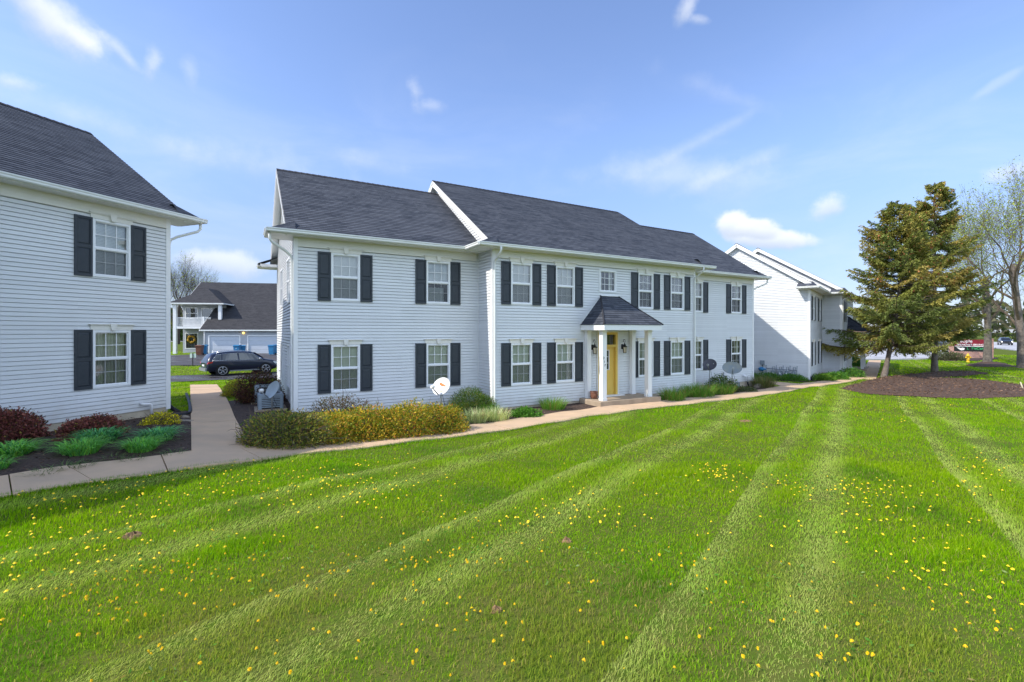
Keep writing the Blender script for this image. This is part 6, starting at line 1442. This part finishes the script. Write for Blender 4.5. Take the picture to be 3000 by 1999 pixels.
tag(link('grass', gr), 'mown lawn of green blades with paler wheel tracks', kind='stuff')

# ------------------------------------------------------------------ dandelions
MT['dand'] = mat('dandelion_yellow', (.90, .66, .012), .6, .25, 90, color2=(.88, .52, .008)); MT['stemg'] = mat('dandelion_stem', (.13, .20, .05), .6)
def dandelion_mesh(name, seed, tilt, h):
    r = np.random.default_rng(seed); m = MB(); top = Vector((math.sin(tilt) * h * .5, 0, h)); ax = Vector((math.sin(tilt), 0, math.cos(tilt))); ux = ax.orthogonal().normalized(); uy = ax.cross(ux)
    m.tube([(0, 0, -.01), (top.x * .3, 0, h * .5), tuple(top)], [.0028, .0024, .0022], 4, 1, caps=False)
    for ring, (nn, R0, lift) in enumerate(((17, .021, .002), (14, .016, .007), (9, .010, .010))):
        for j in range(nn):
            q = 2 * math.pi * (j + .5 * (ring % 2)) / nn + r.uniform(-.12, .12); d = ux * math.cos(q) + uy * math.sin(q); s_ = d.cross(ax) * (.0042 if ring < 2 else .0034); rr = R0 * r.uniform(.85, 1.12)
            a = top + ax * .002 + d * .002; b = top + ax * (lift + .004 * (1 if ring == 0 else 1.4)) + d * rr * .72; c = top + ax * (lift + r.uniform(-.002, .002)) + d * rr
            m.face([a, b - s_, c, b + s_], 0)
    return m.mesh(name, ['dand', 'stemg'])
DM = [dandelion_mesh('dandelion', i, (.15, .45, .3, .6, .05, .5)[i], (.055, .075, .045, .065, .05, .085)[i]) for i in range(6)]
def bud(name):
    m = MB(); m.tube([(0, 0, -.01), (.002, 0, .05)], .0024, 4, 1, caps=False); m.lathe([(.0055, 0), (.0075, .008), (.006, .018)], 7, (.002, 0, .048), 1); m.lathe([(.0062, .017), (.0075, .026), (.003, .029)], 7, (.002, 0, .048), 0)
    return m.mesh(name, ['dand', 'stemg'])
DX = [None, bud('closed_bud')]
rng = np.random.default_rng(99); cand = []
# density of blossoms over the lawn as the photo shows it: (px, py, sx, sy, count)
for px, py, sx, sy, cnt in ((270, 1630, 330, 140, 125), (560, 1440, 330, 70, 110), (170, 1460, 220, 50, 45), (700, 1700, 300, 120, 70), (200, 1800, 240, 110, 36), (800, 1400, 220, 35, 60), (1050, 1400, 200, 50, 45), (1330, 1640, 190, 60, 55), (1120, 1450, 180, 60, 40),
        (1550, 1540, 220, 40, 45), (1700, 1480, 160, 50, 30), (2110, 1390, 75, 24, 60), (2280, 1430, 110, 28, 28), (2050, 1620, 260, 120, 34), (2530, 1440, 130, 30, 55), (2600, 1500, 160, 50, 40), (2850, 1370, 120, 30, 22), (2880, 1430, 90, 40, 26), (2700, 1640, 190, 100, 40), (2850, 1800, 150, 110, 26), (2350, 1800, 260, 120, 20),
        (1500, 1800, 300, 120, 26), (1250, 1800, 250, 110, 16), (2680, 1200, 90, 8, 14), (2480, 1215, 120, 14, 12), (2640, 1235, 60, 14, 10), (2640, 1161, 60, 4, 14), (2500, 1145, 40, 5, 14), (2820, 1112, 60, 4, 14), (900, 1940, 700, 60, 30), (2300, 1950, 500, 50, 16)):
    for _ in range(int(cnt * .8)): cand.append((px + rng.normal() * sx * .62, py + rng.normal() * sy * .62))
cand += [(rng.uniform(0, 3000), rng.uniform(1230, 1999)) for _ in range(70)]
cand = [(min(max(a, -30), 3030), min(b, 2010)) for a, b in cand if b > 1105]
pts = [pg(a, b) for a, b in cand]; ok = on_lawn(np.array([p.x for p in pts]), np.array([p.y for p in pts])); pts = [p for p, q in zip(pts, ok) if q]
pts.sort(key=lambda p: p.x ** 2 + p.y ** 2)
DL = 'yellow dandelion in flower among the mown grass'
for i, p in enumerate(pts[:300]):
    o = link('dandelion', DM[i % 6], None, (p.x, p.y, p.z - .004), rng.uniform(0, 6.28)); s_ = rng.uniform(.42, .85); o.scale = (s_, s_, rng.uniform(.8, 1.25)); tag(o, DL, 'dandelion', 'dandelions in the lawn')
    if i % 9 == 4: o.data = DX[1]; tag(o, 'half closed yellow dandelion bud among the mown grass', 'dandelion', 'closed dandelions in the lawn')
m = MB()
for p in pts[300:]:
    r_ = rng.uniform(.013, .019); h_ = rng.uniform(.045, .08); n_ = 8; tl_ = rng.normal(size=2) * .25
    ring = [(p.x + r_ * math.cos(2 * math.pi * j / n_), p.y + r_ * math.sin(2 * math.pi * j / n_), p.z + h_ + r_ * (tl_[0] * math.cos(2 * math.pi * j / n_) + tl_[1] * math.sin(2 * math.pi * j / n_))) for j in range(n_)]
    for j in range(n_): m.face([ring[j], ring[(j + 1) % n_], (p.x, p.y, p.z + h_ + .014)], 0)
    m.tube([(p.x, p.y, p.z - .01), (p.x, p.y, p.z + h_)], .0025, 3, 1, caps=False)
tag(m.build('far_dandelions', ['dand', 'stemg']), 'small yellow dandelions scattered over the farther lawn', kind='stuff')
# bare soil scrapes in the lawn
MT['dirt'] = mat('bare_soil', (.30, .185, .09), .95, .5, 25, .8, 60, color2=(.18, .11, .06))
for i, (px, py, a_, lab) in enumerate(((385, 1575, .11, 'brown soil scrape among the dandelions at the left'), (2182, 1236, .20, 'reddish bare soil streak in the lawn before the right wing'), (1452, 1792, .05, 'small brown soil clod near the dark grass tuft'), (1660, 1588, .06, 'bare brown patch in the middle of the lawn'))):
    p = pg(px, py); r = np.random.default_rng(i); mb = MB(); n_ = 18; ring = []; 
    for k_ in range(4):
        f = (1, .8, .5, .15)[k_]; ring.append([(p.x + a_ * f * (1 + .25 * math.sin(3 * q + i) + .1 * r.normal()) * math.cos(q), p.y + a_ * .8 * f * (1 + .25 * math.sin(2 * q + i) + .1 * r.normal()) * math.sin(q), p.z + (0, .03, .045, .055)[k_] * (1 + .3 * r.normal()) * (1 if a_ > .1 else .8)) for q in [2 * math.pi * j / n_ for j in range(n_)]])
    for k_ in range(3):
        for j in range(n_): mb.face([ring[k_][j], ring[k_][(j + 1) % n_], ring[k_ + 1][(j + 1) % n_], ring[k_ + 1][j]], 0, None, True)
    mb.face(ring[3]); tag(mb.build('soil_patch', 'dirt'), lab, 'soil patch', 'bare soil patches in the lawn')
# loose bark chips on the nearer mulch
rng = np.random.default_rng(61); Vs, Fs, Cs, o_ = [], [], [], 0
for poly, n, s_, hp, base in ((bed_left, 9000, .045, .06, .030), (bed_main, 7000, .05, .035, .030), (bed_big, 9000, .10, .13, .03)):
    b = np.array([(p[0], p[1]) for p in poly]); X = rng.uniform(b[:, 0].min(), b[:, 0].max(), n); Y = rng.uniform(b[:, 1].min(), b[:, 1].max(), n); k_ = inside(poly2(poly), X, Y); X, Y = X[k_], Y[k_]; n = len(X)
    d = np.full(n, 9e9)
    for q in b: d = np.minimum(d, np.hypot(X - q[0], Y - q[1]))
    P = np.stack([X, Y, gz(X, Y) + base + hp * np.clip(d / .8, 0, 1) ** .7 + .008], 1)
    V, Fq, C = leaf_quads(P, rng.normal(size=(n, 3)) * [1, 1, .25] + [0, 0, .12], rng.uniform(.4, 1.5, n) * s_, .32, pick(rng, n, [(.07, .042, .03, 5), (.14, .09, .065, 3), (.26, .18, .13, 1.2), (.03, .02, .018, 2)] if s_ < .09 else [(.14, .085, .055, 4), (.23, .14, .09, 3), (.085, .05, .033, 3)]), rng)
    Fs.append(Fq + o_); Vs.append(V); Cs.append(C); o_ += len(V)
MT['chip'] = leaf_mat('bark_chips', trans=0.0, rough=.95, spec=.1)
tag(link('bark_chips', npmesh('bark_chips', np.concatenate(Vs), Fs, 'chip', np.concatenate(Cs))), 'loose bark chips over the mulch beds', kind='stuff')
